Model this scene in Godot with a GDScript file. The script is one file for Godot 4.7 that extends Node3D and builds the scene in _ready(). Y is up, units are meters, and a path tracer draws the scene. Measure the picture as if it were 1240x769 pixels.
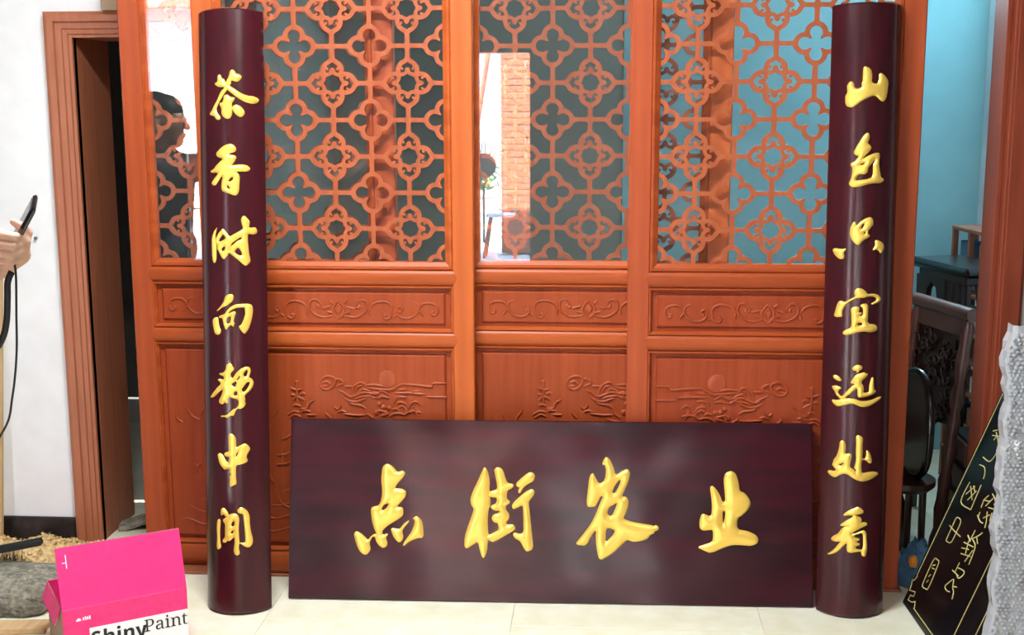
extends Node3D
# A workshop with four carved sliding doors, two half-round couplet boards and a shop board with gilded characters.
# z = 0 is the face of the front pair of doors, x runs to the right, the floor is y = 0; metres.

var M := {}
var taken := {}
var rng := RandomNumberGenerator.new()


# ------------------------------------------------------------------ shapes
class Shape:
	var v := PackedVector3Array()
	var n := PackedVector3Array()
	var c := PackedColorArray()

	func tri(a: Vector3, b: Vector3, d: Vector3, na: Vector3, nb: Vector3, nd: Vector3) -> void:
		if (b - a).cross(d - a).dot(na + nb + nd) > 0.0:
			v.append_array([a, d, b])
			n.append_array([na, nd, nb])
		else:
			v.append_array([a, b, d])
			n.append_array([na, nb, nd])

	func face(p: Array, out: Vector3) -> void:
		var m := (Vector3(p[1]) - Vector3(p[0])).cross(Vector3(p[2]) - Vector3(p[0])).normalized()
		if m.dot(out) < 0.0:
			m = -m
		for i in range(1, p.size() - 1):
			tri(p[0], p[i], p[i + 1], m, m, m)

	func box(at: Vector3, size: Vector3, ch := 0.003, b := Basis()) -> void:
		var h := size / 2.0
		var k: float = minf(ch, minf(h.x, minf(h.y, h.z)) * 0.9)
		for ax in 3:
			var u := (ax + 1) % 3
			var w := (ax + 2) % 3
			for s in [-1.0, 1.0]:
				var q := []
				for uw in [[-1, -1], [1, -1], [1, 1], [-1, 1]]:
					var p := Vector3()
					p[ax] = s * h[ax]
					p[u] = uw[0] * (h[u] - k)
					p[w] = uw[1] * (h[w] - k)
					q.append(at + b * p)
				var o := Vector3()
				o[ax] = s
				face(q, b * o)
			for su in [-1.0, 1.0]:
				for sw in [-1.0, 1.0]:
					var q2 := []
					for e in [[-1.0, 0], [1.0, 0], [1.0, 1], [-1.0, 1]]:
						var p2 := Vector3()
						p2[ax] = e[0] * (h[ax] - k)
						p2[u] = su * (h[u] if e[1] == 0 else h[u] - k)
						p2[w] = sw * (h[w] - k if e[1] == 0 else h[w])
						q2.append(at + b * p2)
					var o2 := Vector3()
					o2[u] = su
					o2[w] = sw
					face(q2, b * o2)
		for sx in [-1.0, 1.0]:
			for sy in [-1.0, 1.0]:
				for sz in [-1.0, 1.0]:
					face([at + b * Vector3(sx * h.x, sy * (h.y - k), sz * (h.z - k)), at + b * Vector3(sx * (h.x - k), sy * h.y, sz * (h.z - k)), at + b * Vector3(sx * (h.x - k), sy * (h.y - k), sz * h.z)], b * Vector3(sx, sy, sz))

	# a box given by its two corners
	func block(lo: Vector3, hi: Vector3, ch := 0.003) -> void:
		box((lo + hi) / 2.0, hi - lo, ch)

	func tube(p: Array, r: Array, sides := 8, flat := 1.0, flat_dir := Vector3.ZERO) -> void:
		var rings := []
		var side := Vector3.ZERO
		for i in p.size():
			var t: Vector3 = (Vector3(p[mini(i + 1, p.size() - 1)]) - Vector3(p[maxi(i - 1, 0)])).normalized()
			if i == 0:
				side = t.cross(Vector3.UP if absf(t.y) < 0.9 else Vector3.RIGHT).normalized()
			side = (side - t * side.dot(t)).normalized()
			var up := side.cross(t)
			var ring := []
			for k in sides:
				var a := TAU * k / sides
				var d := side * cos(a) + up * sin(a)
				if flat_dir != Vector3.ZERO:
					d -= flat_dir * d.dot(flat_dir) * (1.0 - flat)
				ring.append([Vector3(p[i]) + d * float(r[mini(i, r.size() - 1)]), d.normalized()])
			rings.append(ring)
		for i in rings.size() - 1:
			for k in sides:
				var a0: Array = rings[i][k]
				var a1: Array = rings[i][(k + 1) % sides]
				var b0: Array = rings[i + 1][k]
				var b1: Array = rings[i + 1][(k + 1) % sides]
				tri(a0[0], a1[0], b1[0], a0[1], a1[1], b1[1])
				tri(a0[0], b1[0], b0[0], a0[1], b1[1], b0[1])
		for e in [0, rings.size() - 1]:
			var q := []
			for k in sides:
				q.append(rings[e][k][0])
			face(q, Vector3(p[0]) - Vector3(p[1]) if e == 0 else Vector3(p[p.size() - 1]) - Vector3(p[p.size() - 2]))

	# profile of (radius, height) turned about a vertical axis
	func lathe(at: Vector3, prof: Array, sides := 20, b := Basis()) -> void:
		for i in prof.size() - 1:
			var p: Vector2 = prof[i]
			var q: Vector2 = prof[i + 1]
			var m := Vector2(q.y - p.y, p.x - q.x)
			m = m.normalized() if m.length() > 1e-9 else Vector2.RIGHT
			for k in sides:
				var a := TAU * k / sides
				var e := TAU * (k + 1) / sides
				var da := Vector3(cos(a), 0, sin(a))
				var de := Vector3(cos(e), 0, sin(e))
				var na := b * (da * m.x + Vector3.UP * m.y)
				var ne := b * (de * m.x + Vector3.UP * m.y)
				var pa := at + b * (da * p.x + Vector3.UP * p.y)
				var pe := at + b * (de * p.x + Vector3.UP * p.y)
				var qa := at + b * (da * q.x + Vector3.UP * q.y)
				var qe := at + b * (de * q.x + Vector3.UP * q.y)
				if p.x > 1e-6:
					tri(pa, pe, qe, na, ne, ne)
				if q.x > 1e-6:
					tri(pa, qe, qa, na, ne, na)

	# a closed outline (Vector2) pushed from z0 to z1 through basis b at `at`
	func prism(poly: PackedVector2Array, z0: float, z1: float, at := Vector3.ZERO, b := Basis()) -> void:
		var idx := Geometry2D.triangulate_polygon(poly)
		for z in [z0, z1]:
			var o := b * Vector3(0, 0, signf(z - (z0 + z1) / 2.0))
			for i in range(0, idx.size(), 3):
				var q := []
				for k in 3:
					q.append(at + b * Vector3(poly[idx[i + k]].x, poly[idx[i + k]].y, z))
				tri(q[0], q[1], q[2], o, o, o)
		var turn := -1.0 if Geometry2D.is_polygon_clockwise(poly) else 1.0
		for i in poly.size():
			var p := poly[i]
			var q2 := poly[(i + 1) % poly.size()]
			if p.distance_to(q2) < 1e-7:
				continue
			var o2 := b * Vector3((q2 - p).y * turn, -(q2 - p).x * turn, 0)
			face([at + b * Vector3(p.x, p.y, z0), at + b * Vector3(q2.x, q2.y, z0), at + b * Vector3(q2.x, q2.y, z1), at + b * Vector3(p.x, p.y, z1)], o2)

	# a mitred frame round the rectangle (x0, y0)-(x1, y1): prof holds (inward, z)
	func frame(x0: float, y0: float, x1: float, y1: float, prof: Array) -> void:
		for i in prof.size() - 1:
			var a: Vector2 = prof[i]
			var d: Vector2 = prof[i + 1]
			var oc := [Vector3(x0 + a.x, y0 + a.x, a.y), Vector3(x1 - a.x, y0 + a.x, a.y), Vector3(x1 - a.x, y1 - a.x, a.y), Vector3(x0 + a.x, y1 - a.x, a.y)]
			var ic := [Vector3(x0 + d.x, y0 + d.x, d.y), Vector3(x1 - d.x, y0 + d.x, d.y), Vector3(x1 - d.x, y1 - d.x, d.y), Vector3(x0 + d.x, y1 - d.x, d.y)]
			var inw := [Vector3.UP, Vector3.LEFT, Vector3.DOWN, Vector3.RIGHT]
			for k in 4:
				var o: Vector3 = inw[k] * (a.y - d.y) + Vector3(0, 0, d.x - a.x)
				face([oc[k], oc[(k + 1) % 4], ic[(k + 1) % 4], ic[k]], o)

	func mesh() -> ArrayMesh:
		var a := []
		a.resize(Mesh.ARRAY_MAX)
		a[Mesh.ARRAY_VERTEX] = v
		a[Mesh.ARRAY_NORMAL] = n
		if c.size() == v.size():
			a[Mesh.ARRAY_COLOR] = c
		var m := ArrayMesh.new()
		m.add_surface_from_arrays(Mesh.PRIMITIVE_TRIANGLES, a)
		return m


# ------------------------------------------------------------------ naming
func numbered(called: String) -> String:
	var k: int = taken.get(called, 0)
	taken[called] = k + 1
	return called if k == 0 else "%s_%03d" % [called, k]


func part(called: String, what, m: Material, parent: Node3D) -> MeshInstance3D:
	var o := MeshInstance3D.new()
	o.name = called
	o.mesh = what.mesh() if what is Shape else what
	o.material_override = m
	parent.add_child(o, true)
	return o


func thing(called: String, label: String, category: String, at := Vector3.ZERO, group := "") -> Node3D:
	var o := Node3D.new()
	o.name = numbered(called)
	o.position = at
	add_child(o)
	tag(o, label, category, group)
	return o


func tag(o: Node3D, label: String, category: String, group := "") -> void:
	o.set_meta("label", label)
	o.set_meta("category", category)
	if group:
		o.set_meta("group", group)


func solo(called: String, what, m: Material, label: String, category: String, group := "") -> MeshInstance3D:
	var o := part(numbered(called), what, m, self)
	tag(o, label, category, group)
	return o


func struct(called: String, what, m: Material, label := "") -> MeshInstance3D:
	var o := part(numbered(called), what, m, self)
	o.set_meta("kind", "structure")
	if label:
		o.set_meta("label", label)
	return o


# ------------------------------------------------------------------ materials
func plain(called: String, col: Color, rough := 0.6, metal := 0.0) -> StandardMaterial3D:
	var m := StandardMaterial3D.new()
	m.resource_name = called
	m.albedo_color = col
	m.roughness = rough
	m.metallic = metal
	M[called] = m
	return m


func picture(side: int, f: Callable) -> ImageTexture:
	var im := Image.create(side, side, false, Image.FORMAT_RGB8)
	for y in side:
		for x in side:
			im.set_pixel(x, y, f.call(x, y))
	return ImageTexture.create_from_image(im)


func tiling(seed_: int, freq: float, octaves := 3) -> FastNoiseLite:
	var n := FastNoiseLite.new()
	n.seed = seed_
	n.frequency = freq
	n.fractal_octaves = octaves
	return n


# grey-to-tint streaks: stretch > 1 runs the streaks along y, < 1 along x
func streaks(seed_: int, stretch: float, lo: Color, hi: Color, side := 256) -> ImageTexture:
	var a := tiling(seed_, 0.035, 4)
	var b := tiling(seed_ + 7, 0.012, 3)
	var f := func(x: int, y: int) -> Color:
		var px := float(x)
		var py := float(y) / stretch
		if stretch < 1.0:
			px = float(x) * stretch
			py = float(y)
		var w := 0.0
		var s := 0.0
		# blend the noise with itself shifted by one side, so that it repeats without a seam
		for i in 2:
			for j in 2:
				var sx := float(i) * side * (1.0 if stretch >= 1.0 else stretch)
				var sy := float(j) * side / (stretch if stretch >= 1.0 else 1.0)
				var k := (float(x) / side if i == 1 else 1.0 - float(x) / side) * (float(y) / side if j == 1 else 1.0 - float(y) / side)
				w += k * (a.get_noise_2d(px - sx, py - sy) * 0.65 + b.get_noise_2d(px - sx, py - sy) * 0.6)
				s += k * k
		return lo.lerp(hi, clampf(0.5 + 0.9 * w / sqrt(s), 0.0, 1.0))
	return picture(side, f)


func textured(called: String, tex: Texture2D, scale: float, rough: float, tint := Color.WHITE) -> StandardMaterial3D:
	var m := plain(called, tint, rough)
	m.albedo_texture = tex
	m.uv1_triplanar = true
	m.uv1_scale = Vector3.ONE * scale
	return m


func make_materials() -> void:
	var g_up := streaks(3, 14.0, Color(0.86, 0.80, 0.76), Color(1.0, 1.0, 1.0))
	var g_across := streaks(5, 1.0 / 14.0, Color(0.86, 0.80, 0.76), Color(1.0, 1.0, 1.0))
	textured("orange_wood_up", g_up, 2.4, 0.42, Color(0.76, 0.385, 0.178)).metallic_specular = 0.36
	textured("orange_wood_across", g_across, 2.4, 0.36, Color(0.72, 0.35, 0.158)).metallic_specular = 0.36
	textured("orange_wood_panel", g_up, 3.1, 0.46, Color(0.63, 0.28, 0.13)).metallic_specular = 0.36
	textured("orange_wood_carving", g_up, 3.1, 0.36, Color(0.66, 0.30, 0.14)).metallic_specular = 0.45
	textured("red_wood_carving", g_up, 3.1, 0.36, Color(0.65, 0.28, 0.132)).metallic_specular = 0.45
	textured("red_wood_up", g_up, 2.4, 0.42, Color(0.68, 0.315, 0.172)).metallic_specular = 0.36
	textured("red_wood_across", g_across, 2.4, 0.36, Color(0.68, 0.315, 0.150)).metallic_specular = 0.36
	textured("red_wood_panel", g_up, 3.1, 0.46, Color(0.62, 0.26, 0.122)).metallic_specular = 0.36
	textured("fretwork_wood", g_up, 3.0, 0.5, Color(0.67, 0.355, 0.22)).metallic_specular = 0.36
	textured("casing_wood", g_up, 2.4, 0.5, Color(0.66, 0.40, 0.28))
	textured("post_wood", g_up, 2.2, 0.5, Color(0.57, 0.275, 0.19)).metallic_specular = 0.3
	var dark_up := streaks(11, 10.0, Color(0.175, 0.075, 0.09), Color(0.29, 0.08, 0.115))
	var dark_across := streaks(19, 1.0 / 5.0, Color(0.165, 0.065, 0.088), Color(0.245, 0.07, 0.112))
	textured("maroon_lacquer_up", dark_up, 3.0, 0.23).metallic_specular = 0.42
	textured("maroon_lacquer_across", dark_across, 1.3, 0.21).metallic_specular = 0.46
	# the lacquer is not quite flat
	var waves := [[1, 2, 0.3], [2, -1, 1.7], [-3, 1, 4.1], [1, 4, 2.2], [4, 3, 5.0], [-2, 5, 0.9]]
	var wave := picture(256, func(x: int, y: int) -> Color:
		var g := Vector2.ZERO
		for w in waves:
			var k := Vector2(w[0], w[1])
			g += k.normalized() * cos(TAU * (k.x * x + k.y * y) / 256.0 + w[2]) / sqrt(k.length())
		var n := Vector3(g.x * 0.30, g.y * 0.30, 1.0).normalized()
		return Color(n.x * 0.5 + 0.5, n.y * 0.5 + 0.5, n.z * 0.5 + 0.5))
	M.maroon_lacquer_across.normal_enabled = true
	M.maroon_lacquer_across.normal_texture = wave
	M.maroon_lacquer_across.normal_scale = 0.055
	plain("gold", Color(1.0, 0.83, 0.38), 0.30, 0.42)
	plain("gold_line", Color(0.84, 0.76, 0.46), 0.4, 0.2)
	var plaster := streaks(21, 1.0, Color(0.97, 0.97, 0.97), Color(1, 1, 1))
	textured("white_plaster", plaster, 0.9, 0.9, Color(0.93, 0.93, 0.93))
	textured("teal_plaster", plaster, 0.7, 0.8, Color(0.50, 0.70, 0.73))
	textured("bare_cement", plaster, 0.6, 0.95, Color(0.46, 0.45, 0.43))
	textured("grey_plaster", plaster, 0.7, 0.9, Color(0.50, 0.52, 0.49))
	textured("lit_teal_plaster", plaster, 0.7, 0.85, Color(0.80, 0.88, 0.92))  # teal wall made paler to stand for strong light on it
	textured("cream_tile", streaks(31, 1.0, Color(0.95, 0.94, 0.90), Color(1, 1, 1)), 1.1, 0.28, Color(0.95, 0.94, 0.86))
	plain("grout", Color(0.82, 0.80, 0.72), 0.9)
	textured("dark_stone", streaks(41, 1.0, Color(0.35, 0.35, 0.35), Color(1, 1, 1)), 4.0, 0.5, Color(0.17, 0.12, 0.12))
	plain("black_lacquer", Color(0.045, 0.045, 0.055), 0.22)
	plain("black_rubber", Color(0.05, 0.05, 0.055), 0.5)
	plain("phone_black", Color(0.07, 0.075, 0.09), 0.2)
	plain("phone_glass", Color(0.30, 0.22, 0.25), 0.08)  # pinkish tone painted in for a reflection on the phone
	textured("dark_wood", g_up, 3.0, 0.3, Color(0.17, 0.10, 0.085))
	textured("tan_wood", g_up, 3.0, 0.45, Color(0.52, 0.33, 0.24))
	textured("chair_wood", g_up, 3.0, 0.35, Color(0.36, 0.24, 0.21))
	textured("pine", g_up, 3.0, 0.7, Color(0.82, 0.70, 0.52))
	plain("white_paper", Color(0.86, 0.87, 0.88), 0.7)
	plain("print_black", Color(0.06, 0.055, 0.06), 0.6)
	textured("pink_card", streaks(51, 1.0, Color(0.93, 0.90, 0.92), Color(1, 1, 1)), 5.0, 0.5, Color(0.92, 0.17, 0.47))
	plain("white_card", Color(0.93, 0.92, 0.92), 0.6)
	textured("brown_card", plaster, 3.0, 0.8, Color(0.62, 0.52, 0.42))
	textured("grey_sack", streaks(61, 1.0, Color(0.5, 0.5, 0.5), Color(1, 1, 1)), 6.0, 0.85, Color(0.68, 0.66, 0.58))
	textured("sawdust", streaks(71, 1.0, Color(0.75, 0.68, 0.55), Color(1, 1, 1)), 9.0, 0.95, Color(0.98, 0.87, 0.66))
	plain("bubble_film", Color(0.66, 0.67, 0.69), 0.10)
	plain("blue_cloth", Color(0.25, 0.42, 0.55), 0.8)
	plain("orange_plastic", Color(0.90, 0.55, 0.12), 0.4)
	plain("steel", Color(0.55, 0.56, 0.58), 0.3, 0.9)
	plain("skin", Color(0.80, 0.57, 0.46), 0.5)
	plain("hair", Color(0.05, 0.04, 0.04), 0.5)
	var body := plain("person_surface", Color.WHITE, 0.6)
	body.vertex_color_use_as_albedo = true
	var pane := plain("pane", Color(0.9, 0.96, 0.95, 0.005), 0.0)
	pane.transparency = BaseMaterial3D.TRANSPARENCY_ALPHA
	textured("brick", streaks(81, 1.0, Color(0.6, 0.55, 0.5), Color(1, 1, 1)), 6.0, 0.9, Color(0.80, 0.45, 0.32))
	plain("mortar", Color(0.72, 0.68, 0.62), 0.95)
	plain("street_ground", Color(0.80, 0.79, 0.75), 0.9)
	plain("street_wall", Color(0.88, 0.87, 0.85), 0.9)
	plain("roof_tile", Color(0.62, 0.26, 0.18), 0.8)
	plain("leaf", Color(0.20, 0.42, 0.14), 0.6)
	plain("clay", Color(0.62, 0.32, 0.22), 0.8)
	var lamp := plain("tube_glow", Color(1, 1, 1), 0.5)
	lamp.emission_enabled = true
	lamp.emission = Color(1.0, 0.98, 0.94)
	lamp.emission_energy_multiplier = 6.0


# ------------------------------------------------------------------ light
func sun_and_sky() -> void:
	var cam := Camera3D.new()
	cam.name = "camera"
	add_child(cam)
	cam.position = Vector3(0, 1.65, 4.08)
	cam.basis = Basis(Vector3.UP, deg_to_rad(4.30)) * Basis(Vector3.RIGHT, deg_to_rad(-9.89)) * Basis(Vector3.BACK, deg_to_rad(-0.17))
	cam.fov = rad_to_deg(2.0 * atan(384.5 / 1500.0))
	cam.near = 0.05
	cam.far = 200.0
	cam.current = true
	var env := Environment.new()
	var sky := Sky.new()
	var sm := ProceduralSkyMaterial.new()
	sm.sky_top_color = Color(0.62, 0.74, 0.92)
	sm.sky_horizon_color = Color(0.92, 0.94, 0.97)
	sm.ground_bottom_color = Color(0.6, 0.58, 0.55)
	sm.ground_horizon_color = Color(0.8, 0.8, 0.78)
	sm.sky_energy_multiplier = 5.0
	sm.ground_energy_multiplier = 1.5
	sky.sky_material = sm
	env.background_mode = Environment.BG_SKY
	env.sky = sky
	env.tonemap_mode = Environment.TONE_MAPPER_LINEAR
	env.tonemap_exposure = 1.0
	env.sdfgi_enabled = true
	env.ssao_enabled = true
	env.ssil_enabled = true
	var we := WorldEnvironment.new()
	we.name = "surroundings"
	we.environment = env
	add_child(we)
	var sun := DirectionalLight3D.new()
	sun.name = "sun"
	sun.light_energy = 48.0
	sun.light_color = Color(1.0, 0.96, 0.90)
	sun.light_angular_distance = 0.5
	sun.shadow_enabled = true
	sun.sky_mode = DirectionalLight3D.SKY_MODE_LIGHT_ONLY
	add_child(sun)
	sun.look_at_from_position(Vector3.ZERO, Vector3(0.25, -1.0, 0.55), Vector3.BACK)


# a batten with one glowing tube on the ceiling or a wall, and its light
func tube_lamp(label: String, at: Vector3, turn: float, length: float, facing: Vector3, energy: float, col: Color) -> void:
	var t := thing("tube_lamp", label, "lamp", at)
	t.rotation.y = turn
	var f := facing
	var s := Shape.new()
	s.box(-f * 0.02, Vector3(length + 0.06, 0.04, 0.05) if absf(f.y) > 0.5 else Vector3(length + 0.06, 0.05, 0.04), 0.004)
	part("batten", s, M.white_paper, t)
	s = Shape.new()
	s.tube([Vector3(-length / 2, 0, 0) + f * 0.025, Vector3(length / 2, 0, 0) + f * 0.025], [0.014], 12)
	part("glowing_tube", s, M.tube_glow, t)
	var l := AreaLight3D.new()
	l.name = "tube_light"
	l.area_size = Vector2(length, 0.10)
	l.light_energy = energy
	l.light_color = col
	l.shadow_enabled = true
	l.set("area_range", 12.0)
	t.add_child(l)
	l.position = f * 0.045
	l.basis = Basis.looking_at(f, Vector3.UP if absf(f.y) < 0.5 else Vector3.FORWARD)


# ------------------------------------------------------------------ the room
func wall(called: String, lo: Vector3, hi: Vector3, m: Material, label := "") -> void:
	var s := Shape.new()
	s.block(lo, hi, 0.002)
	struct(called, s, m, label)


func room() -> void:
	# floor: a slab with the tiles laid on it, joints open between them
	var s := Shape.new()
	s.block(Vector3(-5.2, -0.20, -2.6), Vector3(3.4, -0.010, 7.7), 0.0)
	var fl := struct("floor", s, M.grout, "pale cream tiled floor")
	var t := Shape.new()
	var side := 0.8
	t.box(Vector3(0, -0.005, 0), Vector3(side - 0.0010, 0.010, side - 0.0010), 0.0004)
	var tile := t.mesh()
	for i in range(-5, 6):
		for k in range(-3, 10):
			var c := Vector3(-1.086 + (i + 0.5) * side, 0, 0.36 + (k + 0.5) * side)
			if c.x < -4.9 or c.x > 3.0 or c.z > 7.3 or c.z < -2.4:
				continue
			var o := part("tile", tile, M.cream_tile, fl)
			o.position = c
	wall("ceiling", Vector3(-5.2, 3.3, -2.6), Vector3(3.4, 3.5, 7.7), M.bare_cement)
	# the wall with the doorway: white plaster at z = -0.30, a wide opening behind the sliding doors
	wall("wall_front_left", Vector3(-5.2, 0, -0.58), Vector3(-1.905, 3.3, -0.30), M.white_plaster, "white plaster wall beside the dark doorway")
	wall("wall_front_header", Vector3(-1.905, 1.895, -0.58), Vector3(-1.42, 3.3, -0.30), M.white_plaster)
	wall("wall_front_pier", Vector3(-1.50, 0, -0.58), Vector3(-1.42, 1.895, -0.30), M.white_plaster)
	wall("wall_front_lintel", Vector3(-1.42, 2.42, -0.58), Vector3(1.29, 3.3, -0.30), M.white_plaster)
	wall("wall_front_right", Vector3(1.36, 0, -0.30), Vector3(3.4, 3.3, -0.10), M.white_plaster)
	wall("wall_front_right_head", Vector3(1.02, 2.42, -0.30), Vector3(1.36, 3.3, -0.10), M.white_plaster)
	wall("wall_left", Vector3(-5.4, 0, -2.6), Vector3(-5.2, 3.3, 7.7), M.bare_cement)
	wall("wall_right", Vector3(3.4, 0, -2.6), Vector3(3.6, 3.3, 7.7), M.bare_cement)
	# behind the doors: a bluish store room and a dark passage, with a partition between them
	wall("wall_store_back", Vector3(0.08, 0, -2.0), Vector3(1.92, 3.3, -1.8), M.teal_plaster, "bluish painted wall of the store room")
	wall("wall_store_dimmed", Vector3(-1.30, 0, -2.0), Vector3(0.08, 3.3, -1.81), M.grey_plaster, "store room back wall, coloured grey as if dim")  # same back wall, greyed and darkened in place of dim light
	wall("wall_store_right", Vector3(1.72, 0, -1.8), Vector3(1.92, 3.3, -0.30), M.lit_teal_plaster, "store room side wall, coloured pale as if brightly lit")
	wall("wall_partition", Vector3(-1.42, 0, -2.6), Vector3(-1.30, 3.3, -0.58), M.grey_plaster)
	wall("wall_passage_back", Vector3(-5.2, 0, -2.8), Vector3(-1.30, 3.3, -2.6), M.bare_cement)
	# street side, with a tall shop opening, a doorway and an added narrow window
	wall("wall_street_left", Vector3(-5.2, 0, 7.5), Vector3(-4.50, 3.3, 7.7), M.bare_cement)
	wall("wall_street_middle", Vector3(-3.80, 0, 7.5), Vector3(-1.20, 3.3, 7.7), M.bare_cement)
	wall("wall_street_pier", Vector3(-0.708, 0, 7.5), Vector3(0.25, 3.3, 7.7), M.bare_cement)
	wall("wall_street_right", Vector3(0.47, 0, 7.5), Vector3(3.4, 3.3, 7.7), M.bare_cement)
	wall("wall_street_added_sill", Vector3(0.25, 0, 7.5), Vector3(0.47, 0.45, 7.7), M.bare_cement)  # unseen narrow window, added and sized to give the shop board its sheen
	wall("wall_street_added_head", Vector3(0.25, 2.0, 7.5), Vector3(0.47, 3.3, 7.7), M.bare_cement)
	wall("wall_street_lintel", Vector3(-1.20, 2.10, 7.5), Vector3(-0.708, 3.3, 7.7), M.bare_cement)
	wall("wall_street_head", Vector3(-4.50, 3.0, 7.5), Vector3(-3.80, 3.3, 7.7), M.bare_cement)
	wall("baseboard_left", Vector3(-5.2, 0, -0.30), Vector3(-1.985, 0.097, -0.287), M.dark_stone, "dark stone baseboard under the white wall")
	# casing round the doorway: three stepped fillets
	s = Shape.new()
	var prof := [Vector2(0, -0.30), Vector2(0, -0.268), Vector2(0.012, -0.264), Vector2(0.034, -0.266), Vector2(0.037, -0.276), Vector2(0.058, -0.278), Vector2(0.061, -0.284), Vector2(0.076, -0.286), Vector2(0.079, -0.292), Vector2(0.089, -0.294), Vector2(0.089, -0.33)]
	s.frame(-1.983, -0.30, -1.40, 1.967, prof)
	struct("trim_1", s, M.casing_wood, "moulded brown casing of the dark doorway")
	s = Shape.new()
	s.block(Vector3(-1.905, 0, -0.62), Vector3(-1.894, 1.884, -0.305), 0.002)
	s.block(Vector3(-1.894, 1.879, -0.62), Vector3(-1.50, 1.895, -0.305), 0.002)
	struct("trim_2", s, M.casing_wood, "brown wooden lining inside the doorway")
	# jamb post to the right of the doors
	s = Shape.new()
	s.block(Vector3(1.287, 0, -0.26), Vector3(1.302, 2.42, -0.12), 0.002)
	s.block(Vector3(1.302, 0, -0.26), Vector3(1.384, 2.42, -0.085), 0.004)
	s.block(Vector3(1.312, 0, -0.085), Vector3(1.374, 2.42, -0.078), 0.003)
	struct("trim_3", s, M.post_wood, "reddish wooden jamb post beside the store room opening")
	s = Shape.new()
	s.block(Vector3(-1.64, 0, -0.112), Vector3(1.02, 0.010, 0.002), 0.002)
	struct("trim_4", s, M.casing_wood, "dark floor track under the carved sliding doors")
	s = Shape.new()
	s.block(Vector3(-1.66, 2.402, -0.58), Vector3(1.30, 2.44, 0.03), 0.003)
	struct("trim_5", s, M.orange_wood_across, "wooden head rail over the sliding doors")
	s = Shape.new()
	s.block(Vector3(-1.76, 1.967, -0.30), Vector3(-1.66, 2.44, -0.24), 0.003)
	struct("trim_6", s, M.brown_card)


# ------------------------------------------------------------------ fretwork
const CELL := Vector2(0.249, 0.2395)

func fret(p: Vector2) -> float:
	# p in cells; a quatrefoil on every corner, a flower in the middle; < 0 inside the wood
	var w := 0.030
	var q := Vector2(p.x - roundf(p.x), p.y - roundf(p.y)).abs()
	var a := Vector2(p.x - floorf(p.x) - 0.5, p.y - floorf(p.y) - 0.5).abs()
	if q.y > q.x:
		q = Vector2(q.y, q.x)
	if a.y > a.x:
		a = Vector2(a.y, a.x)
	# quatrefoil ring
	var lobe := q.distance_to(Vector2(0.143, 0)) - 0.115
	lobe = minf(lobe, q.length() - 0.12)
	var d := absf(lobe) - w
	# bars run along the lines of the motifs
	if q.x > 0.25:
		d = minf(d, q.y - w)
	# flower: pointed petals
	var tip := Vector2(0.325, 0)
	var pet := a.distance_to(Vector2(0.172, 0)) - 0.125
	var e := tip - Vector2(0.236, 0.105)
	var along := clampf((a - Vector2(0.236, 0.105)).dot(e) / e.length_squared(), 0, 1)
	var slope := (a - (Vector2(0.236, 0.105) + e * along)).length()
	var inside_tip := a.x > 0.236 and a.y < 0.105 * (tip.x - a.x) / (tip.x - 0.236)
	var outer := minf(pet, -slope if inside_tip else (slope if a.x > 0.21 else 1.0))
	outer = minf(outer, a.length() - 0.15)
	d = minf(d, absf(outer) - w)
	if a.x > 0.335:
		d = minf(d, a.y - w)
	# centre ring with scallops, and a curl on each side
	var r := a.length()
	var th := atan2(a.y, a.x)
	d = minf(d, absf(r - 0.140 - 0.010 * cos(8.0 * th)) - 0.025)
	d = minf(d, a.distance_to(Vector2(0.186, 0)) - 0.028)
	d = minf(d, a.distance_to(Vector2(0.192, 0.066)) - 0.018)
	return d


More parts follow.
